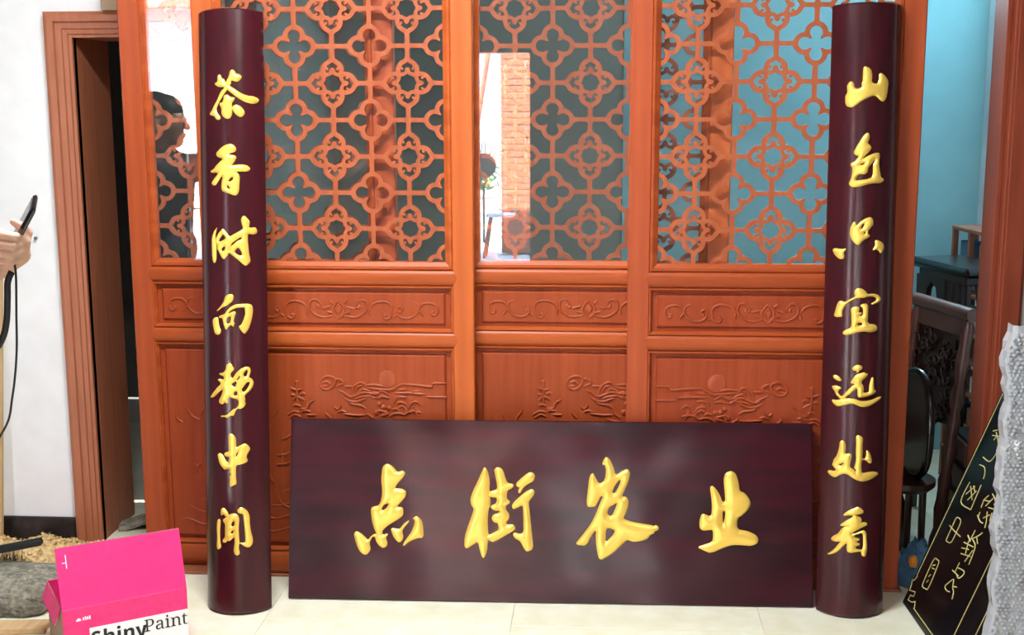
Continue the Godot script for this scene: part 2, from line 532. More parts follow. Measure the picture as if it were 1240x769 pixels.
func fret_mesh(nx: int, ny: int) -> ArrayMesh:
	var res := 44
	var g := PackedFloat32Array()
	g.resize((res + 1) * (res + 1))
	for j in res + 1:
		for i in res + 1:
			g[j * (res + 1) + i] = fret(Vector2(float(i) / res, float(j) / res) + Vector2(1e-5, 1e-5))
	# one cell by marching squares: flat front and back, walls along the cut
	var tris := []
	var cuts := []
	for j in res:
		for i in res:
			var p := [Vector2(i, j), Vector2(i + 1, j), Vector2(i + 1, j + 1), Vector2(i, j + 1)]
			var f := [g[j * (res + 1) + i], g[j * (res + 1) + i + 1], g[(j + 1) * (res + 1) + i + 1], g[(j + 1) * (res + 1) + i]]
			var poly := []
			var cross := []
			for k in 4:
				var k2 := (k + 1) % 4
				if f[k] < 0.0:
					poly.append(p[k])
				if (f[k] < 0.0) != (f[k2] < 0.0):
					var x: Vector2 = p[k].lerp(p[k2], f[k] / (f[k] - f[k2]))
					poly.append(x)
					cross.append(x)
			if poly.size() < 3:
				continue
			for k in range(1, poly.size() - 1):
				tris.append([poly[0] / res, poly[k] / res, poly[k + 1] / res])
			if cross.size() == 2:
				var mid := Vector2.ZERO
				for q in poly:
					mid += q
				cuts.append([cross[0] / res, cross[1] / res, mid / poly.size() / res])
	var s := Shape.new()
	var depth := 0.010
	for cy in ny:
		for cx in nx:
			var o := Vector2(cx, cy)
			for t in tris:
				var a: Vector2 = (t[0] + o) * CELL
				var b: Vector2 = (t[1] + o) * CELL
				var c: Vector2 = (t[2] + o) * CELL
				s.tri(Vector3(a.x, a.y, 0), Vector3(b.x, b.y, 0), Vector3(c.x, c.y, 0), Vector3.BACK, Vector3.BACK, Vector3.BACK)
				s.tri(Vector3(a.x, a.y, -depth), Vector3(b.x, b.y, -depth), Vector3(c.x, c.y, -depth), Vector3.FORWARD, Vector3.FORWARD, Vector3.FORWARD)
			for t in cuts:
				var a2: Vector2 = (t[0] + o) * CELL
				var b2: Vector2 = (t[1] + o) * CELL
				var m2: Vector2 = (t[2] + o) * CELL
				var out := ((a2 + b2) / 2.0 - m2)
				s.face([Vector3(a2.x, a2.y, 0), Vector3(b2.x, b2.y, 0), Vector3(b2.x, b2.y, -depth), Vector3(a2.x, a2.y, -depth)], Vector3(out.x, out.y, 0))
	return s.mesh()


# ------------------------------------------------------------------ carved relief: rounded ridges on a panel
func smooth_line(p: Array, steps := 5) -> Array:
	var out := []
	for i in p.size() - 1:
		var a: Vector2 = p[maxi(i - 1, 0)]
		var b: Vector2 = p[i]
		var c: Vector2 = p[i + 1]
		var d: Vector2 = p[mini(i + 2, p.size() - 1)]
		for k in steps:
			out.append(b.cubic_interpolate(c, a, d, float(k) / steps))
	out.append(p[p.size() - 1])
	return out


func ridge(s: Shape, pts: Array, r: float, high: float, mirror_w := 0.0) -> void:
	var line := smooth_line(pts)
	var count := line.size()
	var prev := []
	for i in count:
		var p: Vector2 = line[i]
		var t: Vector2 = (Vector2(line[mini(i + 1, count - 1)]) - Vector2(line[maxi(i - 1, 0)])).normalized()
		var side := Vector2(-t.y, t.x)
		var fade := minf(1.0, 0.45 + 3.0 * minf(float(i), float(count - 1 - i)) / count)
		if mirror_w > 0.0:
			p.x = mirror_w - p.x
			side.x = -side.x
		var ring := []
		for k in 6:
			var a := PI * k / 5.0
			var c := p + side * (cos(a) * r * fade)
			var nn := Vector3(side.x * cos(a), side.y * cos(a), sin(a) * r / high).normalized()
			ring.append([Vector3(c.x, c.y, sin(a) * high * fade), nn])
		if i > 0:
			for k in 5:
				var a0: Array = prev[k]
				var a1: Array = prev[k + 1]
				var b0: Array = ring[k]
				var b1: Array = ring[k + 1]
				s.tri(a0[0], a1[0], b1[0], a0[1], a1[1], b1[1])
				s.tri(a0[0], b1[0], b0[0], a0[1], b1[1], b0[1])
		prev = ring


func dome(s: Shape, c: Vector2, r: float, high: float, rings := 4, sides := 16) -> void:
	for i in rings:
		var a := PI / 2 * i / rings
		var b := PI / 2 * (i + 1) / rings
		for k in sides:
			var t := TAU * k / sides
			var u := TAU * (k + 1) / sides
			var q := []
			for e in [[a, t], [a, u], [b, u], [b, t]]:
				var dir := Vector3(cos(e[0]) * cos(e[1]), cos(e[0]) * sin(e[1]), sin(e[0]))
				q.append([Vector3(c.x, c.y, 0) + dir * Vector3(r, r, high), (dir / Vector3(r, r, high)).normalized()])
			s.tri(q[0][0], q[1][0], q[2][0], q[0][1], q[1][1], q[2][1])
			if i < rings - 1:
				s.tri(q[0][0], q[2][0], q[3][0], q[0][1], q[2][1], q[3][1])


func scroll_relief() -> ArrayMesh:
	var s := Shape.new()
	var strokes := [[110, 130, 140, 105, 190, 98, 225, 110, 245, 145], [110, 130, 110, 165, 130, 190, 155, 180, 150, 165], [300, 95, 265, 105, 250, 135, 265, 175, 300, 205, 350, 215, 395, 200, 415, 165, 400, 130], [215, 200, 235, 170, 250, 150], [400, 125, 375, 145, 385, 170], [415, 190, 440, 205], [455, 165, 455, 125, 490, 95, 550, 92, 600, 115, 625, 160], [455, 165, 465, 205, 500, 222, 520, 200, 505, 185], [625, 160, 615, 195], [720, 110, 700, 85, 660, 82, 640, 110, 645, 155, 680, 190, 730, 210, 790, 205, 830, 190], [720, 110, 725, 135, 700, 140], [858, 85, 820, 130, 815, 180, 858, 225], [858, 115, 838, 150, 858, 180], [800, 130, 760, 140, 740, 145], [790, 85, 820, 110], [770, 170, 815, 180]]
	for t in strokes:
		for side in [1.0, -1.0]:
			var p := []
			for i in range(0, t.size(), 2):
				p.append(Vector2(0.4635 + side * (t[i] - 858) * 0.000452, 0.958 - (t[i + 1] - 150) * 0.000456))
			ridge(s, p, 0.0042, 0.0052)
	for side in [1.0, -1.0]:
		for c in [[150, 170], [388, 168], [505, 195], [700, 130], [745, 145]]:
			dome(s, Vector2(0.4635 + side * (c[0] - 858) * 0.000452, 0.958 - (c[1] - 150) * 0.000456), 0.007, 0.004, 3, 10)
	dome(s, Vector2(0.4635, 0.958), 0.010, 0.005, 3, 12)
	return s.mesh()


func landscape_relief(mirror: bool) -> ArrayMesh:
	var s := Shape.new()
	var mw := 0.927 if mirror else 0.0
	var strokes := [[330, 160, 350, 130, 390, 115, 430, 130, 430, 165, 400, 195, 360, 198, 335, 180, 330, 160], [350, 160, 380, 150, 400, 165], [345, 180, 380, 178], [430, 140, 455, 132, 485, 150, 480, 165, 440, 180], [490, 178, 545, 178], [540, 220, 555, 180, 590, 155, 620, 158, 635, 180], [560, 215, 580, 180, 610, 175], [590, 225, 610, 195, 650, 205], [640, 170, 700, 165, 750, 175], [640, 185, 740, 195, 800, 195, 830, 180, 870, 158], [870, 160, 950, 162, 1060, 172, 1080, 152, 1160, 150], [820, 215, 930, 215, 1020, 222], [1030, 238, 1160, 238], [455, 205, 490, 220, 530, 245, 570, 235, 620, 215, 700, 225, 740, 205, 790, 235], [485, 250, 520, 270, 570, 275, 620, 258, 635, 255], [520, 270, 540, 290, 600, 300, 630, 320], [640, 225, 690, 250, 700, 235], [815, 290, 830, 250, 860, 240, 900, 245], [820, 300, 850, 275, 890, 285, 910, 310, 930, 280, 965, 270, 1000, 300], [910, 310, 915, 335, 950, 330, 975, 360], [880, 360, 920, 330], [780, 370, 830, 345, 880, 355], [180, 150, 178, 200, 180, 260, 190, 320], [135, 190, 178, 205, 215, 200], [150, 275, 180, 250, 230, 272], [200, 325, 240, 325, 260, 290, 295, 268], [110, 370, 150, 345, 190, 350], [120, 390, 160, 365, 200, 380], [240, 365, 300, 365], [420, 310, 445, 325, 470, 300], [360, 350, 400, 385], [480, 355, 560, 362, 630, 360], [635, 350, 680, 380], [690, 350, 720, 330, 760, 340], [660, 230, 690, 215, 730, 222], [700, 255, 745, 240, 790, 250], [940, 222, 945, 205, 980, 200], [850, 195, 900, 190], [600, 195, 640, 200, 660, 215], [560, 260, 600, 245, 650, 240], [840, 320, 870, 300, 900, 320, 895, 345], [945, 300, 960, 330, 990, 340], [800, 325, 830, 318, 850, 335], [730, 365, 780, 350], [150, 310, 175, 300, 200, 312], [205, 350, 230, 335, 262, 345], [440, 345, 470, 335, 500, 345], [140, 232, 165, 240, 182, 230], [195, 235, 220, 225, 235, 235]]
	for t in strokes:
		var p := []
		for i in range(0, t.size(), 2):
			p.append(Vector2(0.3904 + (t[i] - 330) * 0.0005285, 0.700 - (t[i + 1] - 160) * 0.000549))
		ridge(s, p, 0.0044, 0.0062, mw)
	for c in [[745, 310, 0.010], [780, 315, 0.009], [720, 290, 0.009], [700, 345, 0.010], [760, 345, 0.008], [178, 155, 0.008]]:
		var q := Vector2(0.3904 + (c[0] - 330) * 0.0005285, 0.700 - (c[1] - 160) * 0.000549)
		dome(s, Vector2(mw - q.x if mirror else q.x, q.y), c[2], 0.005, 3, 10)
	var sun := Vector2(0.624, 0.716)
	dome(s, Vector2(mw - sun.x if mirror else sun.x, sun.y), 0.032, 0.0025, 4, 28)
	# lower half: leafy stems, reeds and water
	var r := RandomNumberGenerator.new()
	r.seed = 77
	for k in 34:
		var base := Vector2(r.randf_range(0.14, 0.80), r.randf_range(0.33, 0.56))
		if base.x > 0.22 and r.randf() < 0.25:
			continue
		var p := [base]
		var ang := r.randf_range(0.3, 2.8)
		for i in 3:
			ang += r.randf_range(-0.9, 0.9)
			p.append(p[p.size() - 1] + Vector2(cos(ang), absf(sin(ang))) * r.randf_range(0.014, 0.024))
		ridge(s, p, 0.0042, 0.0055, mw)
	for k in 7:
		var p := []
		var y := 0.17 + 0.022 * k
		for i in 9:
			p.append(Vector2(0.125 + 0.02 * k + i * 0.028 + (0.28 if k % 2 else 0.0), y + 0.008 * sin(i * 1.5 + k) + 0.010 * exp(-i * 0.6)))
		ridge(s, p, 0.0035, 0.0030, mw)
	ridge(s, [Vector2(0.235, 0.335), Vector2(0.232, 0.295), Vector2(0.250, 0.262), Vector2(0.29, 0.25), Vector2(0.34, 0.27)], 0.004, 0.004, mw)
	return s.mesh()


# ------------------------------------------------------------------ carved sliding doors
const DW := 0.927
const DH := 2.40
var fretwork: ArrayMesh
var scroll: ArrayMesh

func carved_door(label: String, x0: float, zf: float, landscape: ArrayMesh, pane_first: bool, hue: String) -> void:
	var t := thing("lattice_door", label, "door", Vector3(x0, 0.010, zf))
	var sw := 0.072
	var y0 := 0.010
	for x in [0.0, DW - sw]:
		var s := Shape.new()
		s.block(Vector3(x, 0, -0.044), Vector3(x + sw, DH - y0, 0), 0.0035)
		part("stile", s, M[hue + "_wood_up"], t)
	for r in [[0.010, 0.098], [0.826, 0.883], [1.039, 1.095], [2.290, 2.398]]:
		var s := Shape.new()
		var a: float = r[0] - y0
		var b: float = r[1] - y0
		s.block(Vector3(sw, a, -0.042), Vector3(DW - sw, b, -0.008), 0.002)
		# rounded face whose ends run to a point over the stiles
		var n := 8
		var prev := []
		for i in n + 1:
			var u := float(i) / n
			var lens := 1.0 - absf(2.0 * u - 1.0)
			var z := -0.008 + 0.0105 * sqrt(maxf(0.0, 1.0 - pow(absf(2.0 * u - 1.0), 3.0)))
			var e := 0.016 * lens if r[1] < 1.2 and r[0] > 0.5 else 0.0
			var nn := Vector3(0, signf(u - 0.5) * pow(absf(2 * u - 1), 2.0) * 1.2, 1).normalized()
			var row := [Vector3(sw - e, lerpf(a, b, u), z), Vector3(DW - sw + e, lerpf(a, b, u), z), nn]
			if i > 0:
				s.tri(prev[0], prev[1], row[1], prev[2], prev[2], row[2])
				s.tri(prev[0], row[1], row[0], prev[2], row[2], row[2])
			prev = row
		part("rail", s, M[hue + "_wood_across"], t)
	# mouldings that line the three openings
	var mould := [Vector2(0, -0.020), Vector2(0, -0.003), Vector2(0.003, 0.0005), Vector2(0.008, 0.0005), Vector2(0.0085, -0.004), Vector2(0.011, -0.004), Vector2(0.024, -0.013), Vector2(0.026, -0.016), Vector2(0.026, -0.030)]
	var s2 := Shape.new()
	s2.frame(sw, 1.095 - y0, DW - sw, 2.290 - y0, mould)
	part("moulding", s2, M[hue + "_wood_across"], t)
	var bead := [Vector2(0, -0.014), Vector2(0, 0.0005), Vector2(0.004, 0.0005), Vector2(0.0055, -0.003), Vector2(0.010, -0.010), Vector2(0.010, -0.020)]
	for r in [[0.883, 1.039], [0.098, 0.826]]:
		s2 = Shape.new()
		s2.frame(sw, r[0] - y0, DW - sw, r[1] - y0, bead)
		part("moulding", s2, M[hue + "_wood_across"], t)
		s2 = Shape.new()
		s2.frame(sw + 0.006, r[0] - y0 + 0.002, DW - sw - 0.006, r[1] - y0 - 0.002, [Vector2(0, -0.019), Vector2(0.020, -0.018), Vector2(0.0215, -0.0155), Vector2(0.0265, -0.010)])
		var lo := Vector2(sw + 0.0325, r[0] - y0 + 0.0285)
		var hi := Vector2(DW - sw - 0.0325, r[1] - y0 - 0.0285)
		s2.face([Vector3(lo.x, lo.y, -0.010), Vector3(hi.x, lo.y, -0.010), Vector3(hi.x, hi.y, -0.010), Vector3(lo.x, hi.y, -0.010)], Vector3.BACK)
		s2.block(Vector3(sw, r[0] - y0, -0.038), Vector3(DW - sw, r[1] - y0, -0.024), 0.001)
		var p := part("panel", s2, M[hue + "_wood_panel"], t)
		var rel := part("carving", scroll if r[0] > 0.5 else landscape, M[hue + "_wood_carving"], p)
		rel.position = Vector3(0, -y0, -0.0102)
	var lat := part("fretwork", fretwork, M.fretwork_wood, t)
	lat.position = Vector3(0.090, 1.112 - y0, -0.022 if pane_first else -0.015)
	var g := Shape.new()
	var gz := -0.018 if pane_first else -0.032
	g.block(Vector3(sw + 0.010, 1.100 - y0, gz - 0.002), Vector3(DW - sw - 0.010, 2.296 - y0, gz + 0.002), 0.0)
	part("glass_pane", g, M.pane, t)
	if pane_first:
		# second pane added to strengthen the mirrored street
		g = Shape.new()
		g.block(Vector3(sw + 0.010, 1.100 - y0, -0.013), Vector3(DW - sw - 0.010, 2.296 - y0, -0.010), 0.0)
		part("glass_pane", g, M.pane, t)


# ------------------------------------------------------------------ gilded characters: rounded relief from an outline
func chaikin(p: PackedVector2Array) -> PackedVector2Array:
	var out := PackedVector2Array()
	for i in p.size():
		var a := p[i]
		var b := p[(i + 1) % p.size()]
		out.append(a.lerp(b, 0.22))
		out.append(a.lerp(b, 0.78))
	return out


func outline(flat: Array) -> PackedVector2Array:
	var p := PackedVector2Array()
	for i in range(0, flat.size(), 2):
		p.append(Vector2(flat[i], flat[i + 1]) / 1000.0)
	return chaikin(p)


func poly_distance(q: Vector2, p: PackedVector2Array) -> float:
	# > 0 inside
	var best := 1e9
	var inside := false
	var a := p[p.size() - 1]
	for b in p:
		var e := b - a
		var w := q - a
		var h := w - e * clampf(w.dot(e) / e.length_squared(), 0.0, 1.0)
		best = minf(best, h.length_squared())
		if (a.y > q.y) != (b.y > q.y) and q.x < (b.x - a.x) * (q.y - a.y) / (b.y - a.y) + a.x:
			inside = not inside
		a = b
	return sqrt(best) if inside else -sqrt(best)


func glyph(data: Array, cell: float, high: float, wide: float, place: Callable) -> ArrayMesh:
	var polys := []
	var holes := []
	var lo := Vector2(1e9, 1e9)
	var hi := -lo
	for d in data[0]:
		polys.append(outline(d))
		for q in polys[polys.size() - 1]:
			lo = lo.min(q)
			hi = hi.max(q)
	for d in data[1]:
		holes.append(outline(d))
	lo -= Vector2.ONE * cell * 1.5
	hi += Vector2.ONE * cell * 1.5
	var nx := int((hi.x - lo.x) / cell) + 1
	var ny := int((hi.y - lo.y) / cell) + 1
	var boxes := []
	for p in polys:
		var r := Rect2(p[0], Vector2.ZERO)
		for q in p:
			r = r.expand(q)
		boxes.append(r.grow(cell * 2.0))
	var g := PackedFloat32Array()
	g.resize((nx + 1) * (ny + 1))
	for j in ny + 1:
		for i in nx + 1:
			var q := lo + Vector2(i, j) * cell
			var d := -1.0
			for k in polys.size():
				if boxes[k].has_point(q):
					d = maxf(d, poly_distance(q, polys[k]))
			if d > -cell * 2.0:
				for h in holes:
					d = minf(d, -poly_distance(q, h))
			g[j * (nx + 1) + i] = d
	var rise := func(d: float) -> float:
		var t := clampf(d / wide, 0.0, 1.0)
		return high * (0.18 + 0.82 * sqrt(1.0 - (1.0 - t) * (1.0 - t)))
	var s := Shape.new()
	var at := func(q: Vector2, d: float) -> Array:
		# position and normal from the slope of the field
		var f := (q - lo) / cell
		var i2 := clampi(int(roundf(f.x)), 1, nx - 1)
		var j2 := clampi(int(roundf(f.y)), 1, ny - 1)
		var gx: float = (rise.call(maxf(0, g[j2 * (nx + 1) + i2 + 1])) - rise.call(maxf(0, g[j2 * (nx + 1) + i2 - 1]))) / (2.0 * cell)
		var gy: float = (rise.call(maxf(0, g[(j2 + 1) * (nx + 1) + i2])) - rise.call(maxf(0, g[(j2 - 1) * (nx + 1) + i2]))) / (2.0 * cell)
		return place.call(q, rise.call(maxf(d, 0.0)), Vector3(-gx, -gy, 1.0).normalized())
	for j in ny:
		for i in nx:
			var f := [g[j * (nx + 1) + i], g[j * (nx + 1) + i + 1], g[(j + 1) * (nx + 1) + i + 1], g[(j + 1) * (nx + 1) + i]]
			if f[0] <= 0 and f[1] <= 0 and f[2] <= 0 and f[3] <= 0:
				continue
			var p := [lo + Vector2(i, j) * cell, lo + Vector2(i + 1, j) * cell, lo + Vector2(i + 1, j + 1) * cell, lo + Vector2(i, j + 1) * cell]
			var poly := []
			var cut := []
			for k in 4:
				var k2 := (k + 1) % 4
				if f[k] > 0:
					poly.append(at.call(p[k], f[k]))
				if (f[k] > 0) != (f[k2] > 0):
					var x: Vector2 = p[k].lerp(p[k2], f[k] / (f[k] - f[k2]))
					poly.append(at.call(x, 0.0))
					cut.append([x, poly[poly.size() - 1]])
			for k in range(1, poly.size() - 1):
				s.tri(poly[0][0], poly[k][0], poly[k + 1][0], poly[0][1], poly[k][1], poly[k + 1][1])
			if cut.size() == 2:
				var b0: Array = place.call(cut[0][0], -0.0005, Vector3.BACK)
				var b1: Array = place.call(cut[1][0], -0.0005, Vector3.BACK)
				var mid := Vector3.ZERO
				for q in poly:
					mid += q[0]
				s.face([cut[0][1][0], cut[1][1][0], b1[0], b0[0]], (cut[0][1][0] + cut[1][1][0]) / 2.0 - mid / poly.size())
	return s.mesh()


const COL_R := 0.11830
const COL_S := 0.070
const COL_HALF := 1.1501

func couplet(label: String, base: Vector3, top: Vector3, words: Dictionary) -> void:
	var t := thing("couplet_board", label, "couplet board", base)
	var up := (top - base).normalized()
	var out := (Vector3.BACK - up * up.dot(Vector3.BACK)).normalized()
	t.basis = Basis(up.cross(out), up, out)
	var tall := (top - base).length()
	# curved plate, 18 mm thick, eased edges
	var s := Shape.new()
	var n := 40
	var thick := 0.018
	var ease := 0.004
	var rows := [[0.0, COL_R - ease], [ease, COL_R], [tall - ease, COL_R], [tall, COL_R - ease]]
	var c := Vector3(0, 0, COL_S - COL_R)
	for k in n:
		var a := lerpf(-COL_HALF, COL_HALF, float(k) / n)
		var b := lerpf(-COL_HALF, COL_HALF, float(k + 1) / n)
		var da := Vector3(sin(a), 0, cos(a))
		var db := Vector3(sin(b), 0, cos(b))
		for i in 3:
			var ya := Vector3.UP * float(rows[i][0])
			var yb := Vector3.UP * float(rows[i + 1][0])
			var tip := Vector3.UP * (1.0 if i == 2 else (-1.0 if i == 0 else 0.0))
			var q := [c + da * float(rows[i][1]) + ya, c + db * float(rows[i][1]) + ya, c + db * float(rows[i + 1][1]) + yb, c + da * float(rows[i + 1][1]) + yb]
			s.tri(q[0], q[1], q[2], (da + tip).normalized(), (db + tip).normalized(), (db + tip).normalized())
			s.tri(q[0], q[2], q[3], (da + tip).normalized(), (db + tip).normalized(), (da + tip).normalized())
		var ri := COL_R - thick
		s.face([c + da * ri, c + db * ri, c + db * ri + Vector3.UP * tall, c + da * ri + Vector3.UP * tall], -da)
		for e in [[0.0, Vector3.DOWN], [tall, Vector3.UP]]:
			var y: Vector3 = Vector3.UP * float(e[0])
			s.face([c + da * ri + y, c + db * ri + y, c + db * (COL_R - ease) + y, c + da * (COL_R - ease) + y], e[1])
	for a in [-COL_HALF, COL_HALF]:
		var d := Vector3(sin(a), 0, cos(a))
		s.face([c + d * (COL_R - thick), c + d * COL_R + Vector3.UP * 0.003, c + d * COL_R + Vector3.UP * (tall - 0.003), c + d * (COL_R - thick) + Vector3.UP * tall], Vector3(cos(a), 0, -sin(a)) * signf(a))
	part("curved_plate", s, M.maroon_lacquer_up, t)
	var bent := func(q: Vector2, h: float, nn: Vector3) -> Array:
		var a := q.x / COL_R
		var r := Vector3(cos(a), 0, -sin(a))
		var o := Vector3(sin(a), 0, cos(a))
		return [c + o * (COL_R + h) + Vector3.UP * q.y, (r * nn.x + Vector3.UP * nn.y + o * nn.z).normalized()]
	for w in words:
		part("gold_character", glyph(words[w], 0.0024, 0.0080, 0.0150, bent), M.gold, t)


func shop_board() -> void:
	var t := thing("shop_board", "wide maroon lacquered board with four gold characters, leaning against the carved doors", "signboard", Vector3(-1.0503, 0, 0.2008))
	var e := Vector3(0.9997, 0, -0.0243).normalized()
	var up := Vector3(-0.0052, 0.9770, -0.2130).normalized()
	t.basis = Basis(e, up, e.cross(up))
	var s := Shape.new()
	s.block(Vector3(0, 0.003, -0.022), Vector3(1.7485, 0.608, 0), 0.0025)
	part("plank", s, M.maroon_lacquer_across, t)
	var flat := func(q: Vector2, h: float, nn: Vector3) -> Array:
		return [Vector3(q.x, q.y, h), nn]
	for w in BOARD_WORDS:
		part("gold_character", glyph(BOARD_WORDS[w], 0.0034, 0.0125, 0.028, flat), M.gold, t)


# ------------------------------------------------------------------ black sign, stood on its short end
func black_sign() -> void:
	var t := thing("black_sign", "black lacquered sign with thin gold writing, stood on end beside the bubble wrapped panel", "signboard", Vector3(1.0002, 0.0, 0.0899))
	var sx := Vector3(0.0406, 0, 0.9992).normalized()
	var sy := Vector3(0.3649, 0.9309, -0.0148).normalized()
	var sz := Vector3(-0.9302, 0.3652, 0.0378).normalized()
	t.basis = Basis(sx, sy, sz)   # left-handed writing plane: x along the floor, y up the long side, z out of the face
	if t.basis.determinant() < 0.0:
		t.basis = Basis(sx, sy, sx.cross(sy))
	var out := signf(sz.dot(t.basis.z))
	var s := Shape.new()
	s.block(Vector3(0, 0.002, minf(0, -out * 0.022)), Vector3(0.60, 1.30, maxf(0, -out * 0.022)), 0.002)
	part("plank", s, M.black_lacquer, t)
	var line := func(g: Shape, a: Vector2, b: Vector2, w: float) -> void:
		g.tube([Vector3(a.x, a.y, out * 0.0006), Vector3(b.x, b.y, out * 0.0006)], [w], 6, 0.5, Vector3.BACK)
	var g := Shape.new()
	for e in [[0.016, 0.11, 0.010, 1.28], [0.100, 0.026, 0.434, 0.026], [0.434, 0.026, 0.434, 1.28], [0.552, 0.026, 0.552, 1.28]]:
		line.call(g, Vector2(e[0], e[1]), Vector2(e[2], e[3]), 0.0018)
	part("gold_border", g, M.gold_line, t)
	for k in SIGN_STROKES.size():
		g = Shape.new()
		var f: Array = SIGN_STROKES[k]
		var p := []
		for i in range(0, f.size(), 2):
			p.append(Vector2(f[i], f[i + 1]) / 1000.0)
		if p.size() > 2 and k != 28:
			p = smooth_line(p, 4)
		var q := []
		for c in p:
			q.append(Vector3(c.x, c.y, out * 0.0008))
		g.tube(q, [0.0021], 6, 0.5, Vector3.BACK)
		part("gold_stroke", g, M.gold_line, t)


# ------------------------------------------------------------------ panel in bubble wrap
func wrapped_panel() -> void:
	var t := thing("wrapped_panel", "tall flat panel wrapped in grey bubble wrap in front of the black sign", "wrapped panel", Vector3(1.080, 0, 0.76))
	var s := Shape.new()
	s.block(Vector3(0.020, 0.0, -0.050), Vector3(0.56, 1.02, -0.010), 0.004)
	part("packed_panel", s, M.brown_card, t)
	# film: a wavy sheet over front and left side
	s = Shape.new()
	var r := tiling(9, 7.0, 2)
	var rows := 44
	var cols := 26
	var pt := func(u: float, y: float) -> Vector3:
		# u < 0 wraps round the left edge
		var w := 0.006 * r.get_noise_2d(u * 6.0, y * 3.0)
		var edge := 0.012 * r.get_noise_2d(3.0, y * 1.2) + 0.003 * sin(y * 37.0)
		if u < 0.0:
			return Vector3(edge + w, y, u)
		return Vector3(edge * maxf(0.0, 1.0 - u * 12.0) + u, y, w)
	for j in rows:
		for i in cols:
			var u0 := -0.06 + 0.62 * i / cols
			var u1 := -0.06 + 0.62 * (i + 1) / cols
			var y0 := 1.06 * j / rows
			var y1 := 1.06 * (j + 1) / rows
			s.face([pt.call(u0, y0), pt.call(u1, y0), pt.call(u1, y1), pt.call(u0, y1)], Vector3(-0.2, 0, 1))
	part("film", s, M.bubble_film, t)
	s = Shape.new()
	var step := 0.0125
	for j in int(1.05 / (step * 0.866)):
		for i in 22:
			var u := 0.004 + i * step + (step / 2 if j % 2 else 0.0)
			var y := 0.006 + j * step * 0.866
			var p: Vector3 = pt.call(u, y)
			var m := Shape.new()
			dome(m, Vector2.ZERO, 0.0060, 0.0034, 2, 8)
			for k in m.v.size():
				s.v.append(m.v[k] + p)
				s.n.append(m.n[k])
	var b := part("bubbles", s, M.bubble_film, t)
	b.set_meta("kind", "stuff")


# ------------------------------------------------------------------ pink paint carton
func lettering(words: String, font_name: String, bold: bool, high: float, m: Material, parent: Node3D, at: Vector3) -> MeshInstance3D:
	var f := SystemFont.new()
	f.font_names = PackedStringArray([font_name])
	f.font_weight = 700 if bold else 400
	var tm := TextMesh.new()
	tm.text = words
	tm.font = f
	tm.font_size = 64
	tm.pixel_size = high / 46.0
	tm.depth = 0.0008
	tm.horizontal_alignment = HORIZONTAL_ALIGNMENT_LEFT
	tm.vertical_alignment = VERTICAL_ALIGNMENT_BOTTOM
	var o := part("printed_word", tm, m, parent)
	o.position = at
	return o


func paint_carton() -> void:
	var t := thing("paint_carton", "bright pink cardboard paint carton with its flap raised, printed Shiny Paint", "carton", Vector3(-1.556, 0, 0.80))
	# local x runs along the front face, z out of it
	var ex := Vector3(0.302, 0, -0.200).normalized()
	t.basis = Basis(ex, Vector3.UP, ex.cross(Vector3.UP))
	var w := 0.362
	var h := 0.200
	var dp := 0.27
	var s := Shape.new()
	s.block(Vector3(0, 0, -0.003), Vector3(w, h, 0), 0.001)
	part("front_side", s, M.pink_card, t)
	s = Shape.new()
	s.block(Vector3(0, 0, -dp), Vector3(w, h, -dp + 0.003), 0.001)
	s.block(Vector3(w - 0.003, 0, -dp + 0.003), Vector3(w, h, -0.003), 0.001)
	s.block(Vector3(0.003, 0.0, -dp + 0.003), Vector3(w - 0.003, 0.003, -0.003), 0.001)
	part("back_sides", s, M.pink_card, t)
	s = Shape.new()
	s.block(Vector3(0, 0, -dp + 0.003), Vector3(0.003, h, -0.003), 0.001)
	part("end_side", s, M.brown_card, t)
	# raised flap leans back a little
	s = Shape.new()
	s.block(Vector3(0, 0, -0.003), Vector3(w, 0.180, 0), 0.001)
	var flap := part("raised_flap", s, M.pink_card, t)
	flap.position = Vector3(0, h, 0)
	flap.rotation = Vector3(deg_to_rad(-20.0), 0, 0)
	s = Shape.new()
	s.block(Vector3(0.002, 0.1795, -0.0032), Vector3(w - 0.002, 0.1812, 0.0002), 0.0005)
	part("torn_edge", s, M.brown_card, flap)
	s = Shape.new()
	s.block(Vector3(0.026, 0.118, 0), Vector3(0.0285, 0.158, 0.0006), 0.0002)
	s.block(Vector3(0.016, 0.134, 0), Vector3(0.027, 0.136, 0.0006), 0.0002)
	part("printed_mark", s, M.white_card, flap)
	# side flap hangs out on the left
	s = Shape.new()
	s.block(Vector3(-0.055, -0.003, -dp + 0.01), Vector3(0, 0, -0.03), 0.001)
	var sf := part("side_flap", s, M.pink_card, t)
	sf.position = Vector3(0, h, 0)
	sf.rotation = Vector3(0, 0, deg_to_rad(70.0))
	s = Shape.new()
	s.block(Vector3(0.073, 0.004, 0), Vector3(w - 0.0005, h - 0.068, 0.0006), 0.0002)
	part("white_label", s, M.white_card, t)
	lettering("Shiny", "Droid Sans", true, 0.045, M.print_black, t, Vector3(0.074, h - 0.142, 0.0012))
	lettering("Paint", "Droid Serif", false, 0.038, M.print_black, t, Vector3(0.229, h - 0.128, 0.0012))
	# small white maker's mark on the pink band
	s = Shape.new()
	s.prism(PackedVector2Array([Vector2(0, 0), Vector2(0.016, 0), Vector2(0.014, 0.006), Vector2(0.008, 0.009), Vector2(0.003, 0.005)]), 0, 0.0006, Vector3(0.036, h - 0.040, 0))
	for k in 4:
		s.block(Vector3(0.056 + k * 0.006, h - 0.040, 0), Vector3(0.060 + k * 0.006, h - 0.031 + 0.002 * (k % 2), 0.0006), 0.0002)
	part("printed_mark", s, M.white_card, t)


